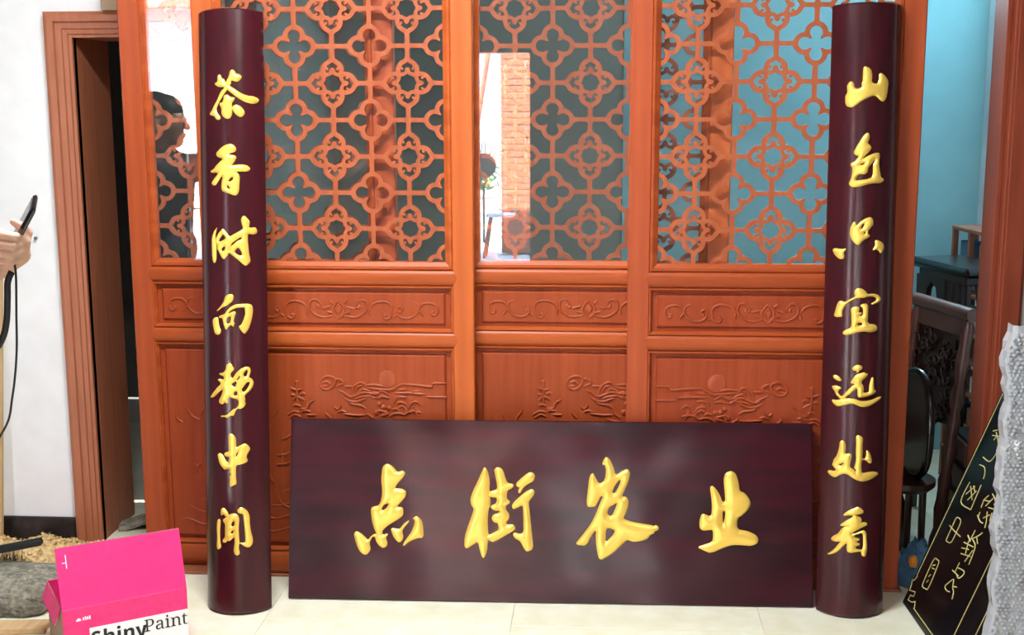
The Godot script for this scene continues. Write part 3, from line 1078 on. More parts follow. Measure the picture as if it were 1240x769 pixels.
# ------------------------------------------------------------------ clutter by the white wall
func clutter() -> void:
	var s := Shape.new()
	s.tube([Vector3(-2.275, 0.0, -0.235), Vector3(-2.225, 1.02, -0.285)], [0.019], 4)
	solo("wooden_batten", s, M.pine, "pale wooden batten leaning on the white wall", "batten")
	# sawdust: a low heap and loose shavings
	s = Shape.new()
	var nz := tiling(15, 5.0, 3)
	var hgt := func(x: float, z: float) -> float:
		var e := smoothstep(-0.30, -0.22, z) * (1.0 - smoothstep(-0.06, 0.08, z)) * (1.0 - smoothstep(-1.86, -1.68, x))
		return maxf(0.0, e * (0.030 + 0.035 * nz.get_noise_2d(x, z)) - 0.001)
	for i in 40:
		for k in 20:
			var x := -2.55 + 0.0225 * i
			var z := -0.285 + 0.0185 * k
			var q := []
			for c in [[0, 0], [1, 0], [1, 1], [0, 1]]:
				var px: float = x + 0.0225 * c[0]
				var pz: float = z + 0.0185 * c[1]
				q.append(Vector3(px, hgt.call(px, pz), pz))
			if q[0].y + q[1].y + q[2].y + q[3].y > 0.002:
				s.face([q[0], q[1], q[2]], Vector3.UP)
				s.face([q[0], q[2], q[3]], Vector3.UP)
	for k in 2600:
		var x := rng.randf_range(-2.5, -1.62)
		var z := rng.randf_range(-0.28, 0.14)
		if rng.randf() > 0.25 + 0.75 * smoothstep(-1.62, -1.9, x) or (z > 0.0 and rng.randf() > 0.4):
			continue
		var p := Vector3(x, hgt.call(x, z) + 0.002, z)
		var a := Vector3(rng.randf_range(-1, 1), rng.randf_range(-0.3, 0.5), rng.randf_range(-1, 1)).normalized() * rng.randf_range(0.004, 0.011)
		var b := a.cross(Vector3(rng.randf_range(-0.4, 0.4), 1, rng.randf_range(-0.4, 0.4)).normalized()) * 0.45
		s.face([p - a - b, p + a - b, p + a * 0.8 + b + Vector3.UP * 0.003, p - a * 0.8 + b], Vector3.UP)
	var heap := solo("sawdust", s, M.sawdust, "pale heap of sawdust and shavings along the dark baseboard", "sawdust")
	heap.set_meta("kind", "stuff")
	# grey sack, slumped
	s = Shape.new()
	var sn := tiling(25, 6.0, 2)
	var rings := []
	for j in 9:
		var row := []
		var v := float(j) / 8.0
		for i in 28:
			var a := TAU * i / 28.0
			var e := Vector2(signf(cos(a)) * pow(absf(cos(a)), 0.45), signf(sin(a)) * pow(absf(sin(a)), 0.45))
			var k := (0.86 + 0.14 * sin(PI * minf(v, 0.95))) * (1.0 if j < 8 else 0.55)
			var d := 1.0 + 0.10 * sn.get_noise_3d(e.x, v * 1.5, e.y)
			row.append(Vector3(e.x * 0.19 * k * d, 0.115 * v + (0.012 * sn.get_noise_2d(e.x * 2.0, e.y * 2.0) if j > 5 else 0.0), e.y * 0.13 * k * d))
		rings.append(row)
	for j in 8:
		for i in 28:
			var i2 := (i + 1) % 28
			s.face([rings[j][i], rings[j][i2], rings[j + 1][i2]], (rings[j][i] * Vector3(1, 0, 1)).normalized() + Vector3.UP * 0.3)
			s.face([rings[j][i], rings[j + 1][i2], rings[j + 1][i]], (rings[j][i] * Vector3(1, 0, 1)).normalized() + Vector3.UP * 0.3)
	s.face(rings[8], Vector3.UP)
	var sack := solo("grey_sack", s, M.grey_sack, "dusty grey sack lying on the floor beside the pink carton", "sack")
	sack.position = Vector3(-1.985, 0.0, 0.30)
	# black trowel handle / edging bar on the sack
	s = Shape.new()
	var d2 := Vector3(0.97, 0.16, -0.19).normalized()
	var bb := Basis(d2, Vector3.UP.slide(d2).normalized(), d2.cross(Vector3.UP.slide(d2).normalized()))
	s.box(Vector3.ZERO, Vector3(0.34, 0.022, 0.030), 0.006, bb)
	s.box(bb * Vector3(0, 0.012, 0), Vector3(0.34, 0.006, 0.012), 0.002, bb)
	var bar := solo("black_bar", s, M.black_rubber, "black ribbed bar lying across the grey sack", "bar")
	bar.position = Vector3(-2.055, 0.158, 0.235)
	# dark bristle brush behind it
	var t := thing("bristle_brush", "worn brush with dark bristles lying behind the black bar", "brush", Vector3(-2.13, 0.0, 0.085))
	s = Shape.new()
	s.box(Vector3(0, 0.020, 0), Vector3(0.22, 0.035, 0.06), 0.006)
	part("handle", s, M.dark_wood, t)
	s = Shape.new()
	for k in 420:
		var p := Vector3(rng.randf_range(-0.10, 0.10), 0.036, rng.randf_range(-0.026, 0.026))
		var tip := p + Vector3(rng.randf_range(-0.02, 0.03), rng.randf_range(0.06, 0.10), rng.randf_range(-0.025, 0.025))
		var w := Vector3(0.0011, 0, 0).rotated(Vector3.UP, rng.randf() * PI)
		s.face([p - w, p + w, tip], Vector3.BACK)
	part("bristles", s, M.hair, t).set_meta("kind", "stuff")
	s = Shape.new()
	s.box(Vector3(-1.93, 0.012, 0.515), Vector3(0.36, 0.022, 0.07), 0.003, Basis(Vector3.UP, 0.12))
	solo("pale_plank", s, M.pine, "short pale plank on the floor in front of the grey sack", "plank")
	s = Shape.new()
	s.lathe(Vector3(-2.074, 1.163, -0.300), [Vector2(0.0035, 0.0), Vector2(0.0035, 0.012), Vector2(0.007, 0.013), Vector2(0.0, 0.016)], 10, Basis(Vector3.RIGHT, PI / 2))
	solo("nail", s, M.steel, "small dark nail in the white wall", "nail")
	# pale offcut on the passage floor and things standing in the dark
	s = Shape.new()
	s.box(Vector3(-1.80, 0.03, -0.48), Vector3(0.20, 0.02, 0.09), 0.003, Basis(Vector3.UP, 0.3) * Basis(Vector3.BACK, 0.25))
	solo("offcut", s, M.grey_sack, "grey wood offcut on the floor of the dark doorway", "offcut")
	s = Shape.new()
	s.block(Vector3(-1.86, 1.50, -1.42), Vector3(-1.70, 1.92, -1.40), 0.003)
	s.block(Vector3(-1.88, 0.0, -1.44), Vector3(-1.86, 1.94, -1.38), 0.003)
	solo("pale_board", s, M.grey_sack, "pale grey board standing inside the dark doorway", "board")
	s = Shape.new()
	s.tube([Vector3(-1.70, 0.0, -0.80), Vector3(-1.735, 1.62, -1.0)], [0.006], 8)
	solo("thin_pole", s, M.steel, "thin pale pole standing inside the dark doorway", "pole")


# ------------------------------------------------------------------ store room furniture, seen through the gap
func turned(p: Array) -> Array:
	var out := []
	for q in p:
		out.append(Vector2(q[0], q[1]))
	return out


func furniture() -> void:
	var yaw := atan2(-0.35, 0.10)     # local x runs towards the camera along the side wall
	# high dark stand with an arched apron
	var t := thing("tall_stand", "tall dark wooden stand with a thick bluish glossy top and arched apron", "stand", Vector3(1.40, 0, -0.83))
	t.rotation.y = yaw
	var s := Shape.new()
	s.box(Vector3(0, 1.012, 0), Vector3(0.42, 0.038, 0.24), 0.014)
	part("top", s, M.black_lacquer, t)
	s = Shape.new()
	s.box(Vector3(0, 0.978, 0), Vector3(0.34, 0.034, 0.19), 0.004)
	part("apron", s, M.dark_wood, t)
	for side in [-1.0, 1.0]:
		s = Shape.new()
		var arch := PackedVector2Array([Vector2(-0.18, 0.0), Vector2(-0.125, 0.0), Vector2(-0.120, 0.82), Vector2(-0.100, 0.915), Vector2(-0.070, 0.945), Vector2(-0.035, 0.925), Vector2(-0.015, 0.85), Vector2(-0.010, 0.60), Vector2(0.030, 0.60), Vector2(0.030, 0.965), Vector2(-0.18, 0.965)])
		s.prism(arch, -0.012, 0.012, Vector3(0, 0, side * 0.085))
		part("arched_side", s, M.dark_wood, t)
		for x in [0.075, 0.125, 0.170]:
			s = Shape.new()
			s.block(Vector3(x - 0.010, 0.0 if x > 0.16 else 0.60, side * 0.085 - 0.011), Vector3(x + 0.010, 0.965, side * 0.085 + 0.011), 0.003)
			part("leg" if x > 0.16 else "slat", s, M.dark_wood, t)
	# carved chair with a rolled top rail
	t = thing("carved_chair", "dark carved wooden chair with rolled top rail and reddish back post", "chair", Vector3(1.18, 0, -0.56))
	t.rotation.y = yaw
	# local: x along the back, -z is the side wall, +z the seat side
	var leanb := Basis(Vector3.RIGHT, deg_to_rad(-5.5))
	s = Shape.new()
	s.tube([leanb * Vector3(-0.20, 0.895, 0.0), leanb * Vector3(0.20, 0.895, 0.0)], [0.026], 14)
	part("top_rail", s, M.chair_wood, t)
	s = Shape.new()
	s.box(leanb * Vector3(0, 0.845, -0.004), Vector3(0.36, 0.075, 0.020), 0.004, leanb)
	part("upper_panel", s, M.chair_wood, t)
	for side in [-1.0, 1.0]:
		s = Shape.new()
		var pts := []
		for k in 24:
			var y := 0.02 + 0.85 * k / 23.0
			pts.append(leanb * Vector3(side * 0.175, y, 0.0))
		var rr := []
		for k in 24:
			rr.append(0.021 + 0.005 * sin(k * 2.1) + (0.005 if k % 5 == 0 else 0.0))
		s.tube(pts, rr, 10)
		part("back_post", s, M.chair_wood, t)
	s = Shape.new()
	for k in 46:
		var p := Vector2(rng.randf_range(-0.15, 0.15), rng.randf_range(0.48, 0.79))
		var a := rng.randf_range(0, TAU)
		var line := []
		for i in 7:
			var w := a + i * 0.75
			line.append(leanb * Vector3(p.x + cos(w) * 0.026 * (1.0 - i * 0.09), p.y + sin(w) * 0.026 * (1.0 - i * 0.09), 0.004))
		s.tube(line, [0.006], 6)
	s.box(leanb * Vector3(0, 0.64, -0.012), Vector3(0.34, 0.34, 0.010), 0.002, leanb)
	part("carved_back", s, M.dark_wood, t)
	s = Shape.new()
	s.box(Vector3(0, 0.44, 0.20), Vector3(0.30, 0.035, 0.38), 0.008)
	part("seat", s, M.dark_wood, t)
	for x in [-0.12, 0.12]:
		s = Shape.new()
		s.box(Vector3(x, 0.21, 0.36), Vector3(0.035, 0.42, 0.035), 0.004)
		part("leg", s, M.dark_wood, t)
	# oval-backed chair nearer the doors
	t = thing("oval_chair", "dark chair with a round hooped back beside the carved door", "chair", Vector3(1.088, 0, -0.243))
	t.rotation.y = yaw
	s = Shape.new()
	var hoop := []
	for k in 33:
		var a := TAU * k / 32.0
		hoop.append(Vector3(0.135 * cos(a), 0.53 + 0.185 * sin(a), 0.012 * cos(2 * a)))
	s.tube(hoop, [0.015], 10)
	part("back_hoop", s, M.black_lacquer, t)
	s = Shape.new()
	var disc := PackedVector2Array()
	for k in 32:
		var a := TAU * k / 32.0
		disc.append(Vector2(0.128 * cos(a), 0.178 * sin(a)))
	s.prism(disc, -0.008, 0.002, Vector3(0, 0.53, 0))
	part("back_panel", s, M.dark_wood, t)
	s = Shape.new()
	s.lathe(Vector3(0, 0.30, 0.02), turned([[0.0, 0.0], [0.09, 0.0], [0.105, 0.015], [0.105, 0.035], [0.0, 0.04]]), 24)
	part("seat", s, M.dark_wood, t)
	for k in 4:
		s = Shape.new()
		var a := PI / 4 + k * PI / 2
		s.tube([Vector3(0.065 * cos(a), 0.30, 0.02 + 0.065 * sin(a)), Vector3(0.070 * cos(a), 0.0, 0.02 + 0.070 * sin(a))], [0.014, 0.011], 8)
		part("leg", s, M.dark_wood, t)
	# shelf rack with small boxes against the side wall
	t = thing("shelf_rack", "tall wooden rack with many shelves standing against the pale side wall", "rack", Vector3(1.59, 0, -1.15))
	t.rotation.y = deg_to_rad(-82.0)
	var ryaw := deg_to_rad(-82.0)
	for x in [-0.24, -0.08, 0.08, 0.24, 0.40, 0.56]:
		for z in [-0.045, 0.045]:
			s = Shape.new()
			s.block(Vector3(x - 0.011, 0, z - 0.011), Vector3(x + 0.011, 1.12, z + 0.011), 0.002)
			part("upright", s, M.tan_wood, t)
	for y in [0.14, 0.28, 0.42, 0.56, 0.70, 0.84, 0.98, 1.11]:
		s = Shape.new()
		s.block(Vector3(-0.25, y - 0.008, -0.058), Vector3(0.57, y + 0.008, 0.058), 0.002)
		part("shelf", s, M.tan_wood, t)
	var kinds := [M.white_paper, M.brown_card, M.blue_cloth, M.pine]
	var looks := ["small white box", "small tan box", "small teal box", "small pale wooden block"]
	var kk := 0
	for y in [0.288, 0.428, 0.568, 0.708, 0.848, 0.988]:
		for x in [-0.16, 0.0, 0.16, 0.32, 0.48]:
			kk += 1
			if kk % 5 == 3:
				continue
			var m: int = [0, 2, 1, 0, 3, 2, 1][kk % 7]
			var b := Shape.new()
			b.box(Vector3(0, 0.035, 0), Vector3(0.055 + 0.02 * (kk % 3), 0.07, 0.062), 0.002)
			var o := solo("small_box", b, kinds[m], looks[m] + " on a shelf of the wooden rack", "box", looks[m] + "es on the rack" if m < 3 else "wooden blocks on the rack")
			o.position = t.position + Basis(Vector3.UP, ryaw) * Vector3(x, y, 0.0)
			o.rotation.y = ryaw + 0.05 * (kk % 4)
	t = thing("added_dark_chest", "added dark chest that blocks the bright floor of the store room", "chest", Vector3(1.02, 0, -0.98))  # added to hide the bright floor and keep the gap dark
	s = Shape.new()
	s.block(Vector3(-0.17, 0, -0.12), Vector3(0.17, 0.42, 0.12), 0.004)
	part("body", s, M.dark_wood, t)
	s = Shape.new()
	s.block(Vector3(-0.18, 0.42, -0.13), Vector3(0.18, 0.45, 0.13), 0.006)
	part("lid", s, M.dark_wood, t)
	t = thing("added_dark_crate", "added dark slatted crate that darkens the gap by the carved chair", "crate", Vector3(1.425, 0, -0.445))  # added dark filler for the gap beside the chair
	s = Shape.new()
	s.block(Vector3(-0.11, 0.0, -0.11), Vector3(0.11, 0.44, 0.11), 0.003)
	part("body", s, M.black_rubber, t)
	for k in 4:
		for e in [[Vector3(-0.13, 0.02 + 0.11 * k, 0.112), Vector3(0.13, 0.10 + 0.11 * k, 0.124)], [Vector3(-0.124, 0.02 + 0.11 * k, -0.12), Vector3(-0.112, 0.10 + 0.11 * k, 0.112)]]:
			s = Shape.new()
			s.block(e[0], e[1], 0.002)
			part("slat", s, M.chair_wood, t)
	s = Shape.new()
	var kn := tiling(44, 9.0, 2)
	for i in 10:
		for k in 20:
			var q := []
			for e in [[i, k], [i, k + 1], [i + 1, k + 1], [i + 1, k]]:
				var a: float = PI / 2 * e[0] / 10.0
				var b: float = TAU * (e[1] % 20) / 20.0
				var dir := Vector3(cos(a) * cos(b), sin(a), cos(a) * sin(b))
				q.append(dir * Vector3(0.105, 0.33, 0.135) * (1.0 + 0.18 * kn.get_noise_3dv(dir)))
			s.face([q[0], q[1], q[2]], q[0])
			if i < 9:
				s.face([q[0], q[2], q[3]], q[0])
	var ds := solo("added_dark_sack", s, M.black_rubber, "added black heap that darkens the floor under the carved chair", "sack")  # heap put in to darken the floor between the chair legs
	ds.position = Vector3(1.045, 0, -0.52)
	# crumpled blue cloth with an orange knob on the floor
	t = thing("blue_bundle", "crumpled blue cloth bundle with an orange knob on the store room floor", "bundle", Vector3(1.092, 0, -0.092))
	s = Shape.new()
	var bn := tiling(33, 14.0, 2)
	for i in 10:
		for k in 20:
			var q := []
			for e in [[i, k], [i, k + 1], [i + 1, k + 1], [i + 1, k]]:
				var a: float = PI / 2 * e[0] / 10.0
				var b: float = TAU * (e[1] % 20) / 20.0
				var dir := Vector3(cos(a) * cos(b), sin(a), cos(a) * sin(b))
				q.append(dir * Vector3(0.074, 0.15, 0.065) * (1.0 + 0.25 * bn.get_noise_3dv(dir)))
			s.face([q[0], q[1], q[2]], q[0])
			if i < 9:
				s.face([q[0], q[2], q[3]], q[0])
	part("cloth", s, M.blue_cloth, t)
	s = Shape.new()
	s.lathe(Vector3(-0.030, 0.098, 0.056), turned([[0.0, -0.020], [0.012, -0.018], [0.016, 0.0], [0.012, 0.018], [0.0, 0.022]]), 16)
	part("knob", s, M.orange_plastic, t)


# ------------------------------------------------------------------ people: surface nets over tapered bones
func nets(bones: Array, cell: float, k: float, s: Shape, tones: Array) -> void:
	var lo := Vector3.ONE * 1e9
	var hi := -lo
	for b in bones:
		var r: float = maxf(b[2], b[3]) + cell * 3.0 + k
		for p in [b[0], b[1]]:
			lo = lo.min(p - Vector3.ONE * r)
			hi = hi.max(p + Vector3.ONE * r)
	var nx := int((hi.x - lo.x) / cell) + 2
	var ny := int((hi.y - lo.y) / cell) + 2
	var nz := int((hi.z - lo.z) / cell) + 2
	var g := PackedFloat32Array()
	g.resize(nx * ny * nz)
	g.fill(1e3)
	var near := PackedFloat32Array()
	near.resize(nx * ny * nz)
	near.fill(1e3)
	var tone := PackedByteArray()
	tone.resize(nx * ny * nz)
	for b in bones:
		var a: Vector3 = b[0]
		var e: Vector3 = b[1] - b[0]
		var ll := maxf(e.length_squared(), 1e-9)
		var r: float = maxf(b[2], b[3]) + cell * 2.5 + k
		var p0 := ((a.min(b[1]) - Vector3.ONE * r - lo) / cell).floor()
		var p1 := ((a.max(b[1]) + Vector3.ONE * r - lo) / cell).ceil()
		for z in range(maxi(0, int(p0.z)), mini(nz, int(p1.z) + 1)):
			for y in range(maxi(0, int(p0.y)), mini(ny, int(p1.y) + 1)):
				for x in range(maxi(0, int(p0.x)), mini(nx, int(p1.x) + 1)):
					var q := lo + Vector3(x, y, z) * cell - a
					var t := clampf(q.dot(e) / ll, 0.0, 1.0)
					var d: float = (q - e * t).length() - lerpf(b[2], b[3], t)
					var at := (z * ny + y) * nx + x
					if d < near[at]:
						near[at] = d
						tone[at] = b[4]
					var o := g[at]
					var h := maxf(k - absf(o - d), 0.0) / k
					g[at] = minf(o, d) - h * h * k * 0.25
	var id := {}
	var pos := PackedVector3Array()
	var nor := PackedVector3Array()
	var col := PackedColorArray()
	var steps := [1, nx, nx * ny]
	for z in nz - 1:
		for y in ny - 1:
			for x in nx - 1:
				var at := (z * ny + y) * nx + x
				var f0 := g[at]
				if absf(f0) > cell * 4.0:
					continue
				var sum := Vector3.ZERO
				var n := 0
				var c := [f0, g[at + 1], g[at + nx], g[at + nx + 1], g[at + nx * ny], g[at + nx * ny + 1], g[at + nx * ny + nx], g[at + nx * ny + nx + 1]]
				for i in 8:
					for ax in 3:
						if i & (1 << ax):
							continue
						var j: int = i | (1 << ax)
						if (c[i] < 0.0) != (c[j] < 0.0):
							var p := Vector3(i & 1, (i >> 1) & 1, (i >> 2) & 1)
							p[ax] = c[i] / (c[i] - c[j])
							sum += p
							n += 1
				if n == 0:
					continue
				id[at] = pos.size()
				pos.append(lo + (Vector3(x, y, z) + sum / n) * cell)
				nor.append(Vector3(c[1] + c[3] + c[5] + c[7] - c[0] - c[2] - c[4] - c[6], c[2] + c[3] + c[6] + c[7] - c[0] - c[1] - c[4] - c[5], c[4] + c[5] + c[6] + c[7] - c[0] - c[1] - c[2] - c[3]).normalized())
				col.append(tones[tone[at]])
	for at in id:
		for ax in 3:
			var u: int = steps[(ax + 1) % 3]
			var w: int = steps[(ax + 2) % 3]
			var st: int = steps[ax]
			if (g[at] < 0.0) == (g[at + st] < 0.0):
				continue
			if not (id.has(at - u) and id.has(at - w) and id.has(at - u - w)):
				continue
			var q := [id[at], id[at - u], id[at - u - w], id[at - w]]
			for tr in [[0, 1, 2], [0, 2, 3]]:
				var i0: int = q[tr[0]]
				var i1: int = q[tr[1]]
				var i2: int = q[tr[2]]
				var flip := (pos[i1] - pos[i0]).cross(pos[i2] - pos[i0]).dot(nor[i0] + nor[i1] + nor[i2]) > 0.0
				for i in [i0, i2, i1] if flip else [i0, i1, i2]:
					s.v.append(pos[i])
					s.n.append(nor[i])
					s.c.append(col[i])


func person() -> void:
	var t := thing("person", "person in a dark jacket holding up a phone in an outstretched hand", "person", Vector3.ZERO)
	# skin, jacket, trousers, shoes (linear colours)
	var tones := [Color(0.58, 0.33, 0.23), Color(0.03, 0.032, 0.04), Color(0.04, 0.045, 0.07), Color(0.02, 0.02, 0.02)]
	var s := Shape.new()
	var c := Vector3(-2.035, 0, 1.40)
	var wrist := Vector3(-1.222, 1.322, 1.665)
	var elbow := Vector3(-1.545, 1.205, 1.70)
	var sh_r := Vector3(-1.92, 1.345, 1.58)
	var sh_l := Vector3(-2.06, 1.365, 1.22)
	var T := Basis(Vector3.UP, -PI / 2)
	var body := [
		[c + T * Vector3(-0.07, 0.98, 0), c + T * Vector3(0.07, 0.98, 0), 0.115, 0.115, 2],
		[c + T * Vector3(0, 1.02, 0.01), c + T * Vector3(0, 1.30, 0), 0.125, 0.14, 1],
		[c + T * Vector3(-0.10, 1.10, 0), c + T * Vector3(-0.11, 1.32, 0), 0.085, 0.09, 1],
		[c + T * Vector3(0.10, 1.10, 0), c + T * Vector3(0.11, 1.32, 0), 0.085, 0.09, 1],
		[sh_l, sh_r, 0.065, 0.065, 1],
		[c + T * Vector3(0, 1.38, 0.01), c + T * Vector3(0, 1.48, -0.005), 0.058, 0.052, 0],
		[sh_r, elbow, 0.058, 0.043, 1],
		[elbow, elbow.lerp(wrist, 0.78), 0.043, 0.034, 1],
		[elbow.lerp(wrist, 0.72), wrist, 0.031, 0.025, 0],
		[sh_l, c + T * Vector3(-0.26, 1.10, 0.03), 0.058, 0.045, 1],
		[c + T * Vector3(-0.26, 1.10, 0.03), c + T * Vector3(-0.27, 0.86, -0.03), 0.045, 0.032, 1],
		[c + T * Vector3(-0.27, 0.86, -0.03), c + T * Vector3(-0.27, 0.76, -0.05), 0.032, 0.022, 0],
		[c + T * Vector3(-0.09, 0.92, 0), c + T * Vector3(-0.10, 0.50, -0.01), 0.085, 0.058, 2],
		[c + T * Vector3(-0.10, 0.50, -0.01), c + T * Vector3(-0.11, 0.09, 0.02), 0.058, 0.045, 2],
		[c + T * Vector3(0.09, 0.92, 0), c + T * Vector3(0.10, 0.50, -0.01), 0.085, 0.058, 2],
		[c + T * Vector3(0.10, 0.50, -0.01), c + T * Vector3(0.11, 0.09, 0.02), 0.058, 0.045, 2],
		[c + T * Vector3(-0.11, 0.04, 0.03), c + T * Vector3(-0.13, 0.035, -0.16), 0.040, 0.034, 3],
		[c + T * Vector3(0.11, 0.04, 0.03), c + T * Vector3(0.13, 0.035, -0.16), 0.040, 0.034, 3]]
	nets(body, 0.016, 0.03, s, tones)
	# head, turned towards the doors (-z)
	var h := c + T * Vector3(0, 1.560, -0.01)
	var head := [
		[h + T * Vector3(0, 0.030, 0.015), h + T * Vector3(0, 0.010, -0.020), 0.088, 0.080, 0],
		[h + T * Vector3(0, -0.03, -0.03), h + T * Vector3(0, -0.075, -0.050), 0.066, 0.042, 0],
		[h + T * Vector3(0, -0.09, 0.01), h + T * Vector3(0, -0.02, 0.02), 0.052, 0.06, 0],
		[h + T * Vector3(0, 0.012, -0.098), h + T * Vector3(0, -0.022, -0.112), 0.010, 0.015, 0],
		[h + T * Vector3(-0.020, -0.056, -0.090), h + T * Vector3(0.020, -0.056, -0.090), 0.009, 0.009, 0],
		[h + T * Vector3(-0.088, 0.0, 0.005), h + T * Vector3(-0.092, -0.03, 0.005), 0.016, 0.011, 0],
		[h + T * Vector3(0.088, 0.0, 0.005), h + T * Vector3(0.092, -0.03, 0.005), 0.016, 0.011, 0]]
	nets(head, 0.008, 0.012, s, tones)
	# the hand that holds the phone: palm to the right, fingers run left across the phone, thumb on top
	var o := Vector3(0, 0, 1.7)
	var P := func(x: float, y: float, z: float) -> Vector3:
		return o + Vector3(-1.172 + (x + 1.165) * 0.9, 1.377 + (y - 1.37) * 0.9, z * 0.9)
	var hand := [
		[wrist, P.call(-1.170, 1.340, -0.025), 0.024, 0.024, 0],
		[P.call(-1.168, 1.340, -0.020), P.call(-1.150, 1.372, -0.004), 0.019, 0.017, 0],
		[P.call(-1.180, 1.345, -0.025), P.call(-1.160, 1.375, -0.020), 0.017, 0.014, 0],
		[P.call(-1.172, 1.328, -0.014), P.call(-1.157, 1.352, 0.004), 0.017, 0.014, 0],
		[P.call(-1.150, 1.382, 0.000), P.call(-1.152, 1.383, 0.026), 0.0098, 0.0095, 0],
		[P.call(-1.152, 1.383, 0.026), P.call(-1.178, 1.390, 0.034), 0.0095, 0.0088, 0],
		[P.call(-1.178, 1.390, 0.034), P.call(-1.198, 1.398, 0.026), 0.0088, 0.0076, 0],
		[P.call(-1.152, 1.365, 0.002), P.call(-1.155, 1.365, 0.030), 0.0098, 0.0095, 0],
		[P.call(-1.155, 1.365, 0.030), P.call(-1.184, 1.370, 0.038), 0.0095, 0.0088, 0],
		[P.call(-1.184, 1.370, 0.038), P.call(-1.208, 1.377, 0.028), 0.0088, 0.0076, 0],
		[P.call(-1.156, 1.348, 0.002), P.call(-1.160, 1.346, 0.028), 0.0094, 0.0090, 0],
		[P.call(-1.160, 1.346, 0.028), P.call(-1.188, 1.350, 0.036), 0.0090, 0.0084, 0],
		[P.call(-1.188, 1.350, 0.036), P.call(-1.210, 1.357, 0.026), 0.0084, 0.0072, 0],
		[P.call(-1.162, 1.333, 0.000), P.call(-1.166, 1.329, 0.022), 0.0084, 0.0080, 0],
		[P.call(-1.166, 1.329, 0.022), P.call(-1.188, 1.332, 0.030), 0.0080, 0.0074, 0],
		[P.call(-1.188, 1.332, 0.030), P.call(-1.206, 1.338, 0.022), 0.0074, 0.0064, 0],
		[P.call(-1.160, 1.360, -0.026), P.call(-1.143, 1.390, -0.012), 0.0145, 0.0112, 0],
		[P.call(-1.143, 1.390, -0.012), P.call(-1.150, 1.404, 0.000), 0.0108, 0.0098, 0],
		[P.call(-1.150, 1.404, 0.000), P.call(-1.162, 1.415, 0.008), 0.0098, 0.0082, 0]]
	for b in hand:
		b[2] *= 0.92
		b[3] *= 0.92
	nets(hand, 0.0032, 0.005, s, tones)
	part("body", s, M.person_surface, t)
	s = Shape.new()
	var hair := [
		[h + T * Vector3(0, 0.052, 0.030), h + T * Vector3(0, 0.050, -0.015), 0.090, 0.078, 0],
		[h + T * Vector3(0, 0.0, 0.048), h + T * Vector3(0, -0.05, 0.045), 0.072, 0.05, 0]]
	nets(hair, 0.009, 0.02, s, [Color.BLACK])
	s.c = PackedColorArray()
	part("hair", s, M.hair, t)
	s = Shape.new()
	for x in [-0.032, 0.032]:
		s.lathe(h + T * Vector3(x, 0.012, -0.094), turned([[0.0, -0.006], [0.009, -0.004], [0.011, 0.0], [0.009, 0.004], [0.0, 0.006]]), 10, T * Basis(Vector3.RIGHT, PI / 2))
	part("eyes", s, M.hair, t)
	# the phone
	var ph := thing("mobile_phone", "black mobile phone held up in a hand in front of the white wall", "phone", o + Vector3(-1.163, 1.405, -0.012))
	var ln := Vector3(0.57, 0.80, 0.18).normalized()
	var wd := Vector3(0.36, -0.30, 0.88)
	wd = (wd - ln * wd.dot(ln)).normalized()
	ph.basis = Basis(wd, ln, wd.cross(ln))
	s = Shape.new()
	s.box(Vector3.ZERO, Vector3(0.064, 0.132, 0.010), 0.0045)
	part("case", s, M.phone_black, ph)
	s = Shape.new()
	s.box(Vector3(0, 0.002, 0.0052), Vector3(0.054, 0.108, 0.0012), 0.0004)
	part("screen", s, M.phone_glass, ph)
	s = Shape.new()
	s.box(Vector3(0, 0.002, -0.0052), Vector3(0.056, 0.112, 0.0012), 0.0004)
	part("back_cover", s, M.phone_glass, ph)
	s = Shape.new()
	var cord := []
	for q in smooth3([[-1.176, 1.348, 0.010], [-1.176, 1.315, 0.0], [-1.181, 1.231, 0], [-1.187, 1.146, 0], [-1.202, 1.06, 0], [-1.225, 0.99, 0], [-1.30, 0.90, 0.02], [-1.45, 0.86, 0.06], [-1.70, 0.90, 0.10], [-1.86, 0.98, 0.12]]):
		cord.append(o + q)
	s.tube(cord, [0.0024], 8)
	var cable := part("charging_cable", s, M.black_rubber, ph)
	cable.transform = ph.transform.affine_inverse()
	s = Shape.new()
	cord = []
	for q in smooth3([[-1.180, 1.318, 0.008], [-1.188, 1.298, 0.012], [-1.192, 1.265, 0.010], [-1.201, 1.214, 0.004], [-1.214, 1.18, 0], [-1.232, 1.160, 0], [-1.262, 1.185, 0], [-1.262, 1.25, 0], [-1.225, 1.310, 0.0]]):
		cord.append(o + q)
	s.tube(cord, [0.0072], 8, 0.45, Vector3.BACK)
	solo("wrist_strap", s, M.black_rubber, "dark padded strap looped under the hand that holds the phone", "strap")


func smooth3(p: Array) -> Array:
	var c := Curve3D.new()
	for i in p.size():
		var q := Vector3(p[i][0], p[i][1], p[i][2])
		var a := Vector3(p[maxi(i - 1, 0)][0], p[maxi(i - 1, 0)][1], p[maxi(i - 1, 0)][2])
		var b := Vector3(p[mini(i + 1, p.size() - 1)][0], p[mini(i + 1, p.size() - 1)][1], p[mini(i + 1, p.size() - 1)][2])
		c.add_point(q, -(b - a) / 6.0, (b - a) / 6.0)
	c.bake_interval = 0.012
	return Array(c.get_baked_points())


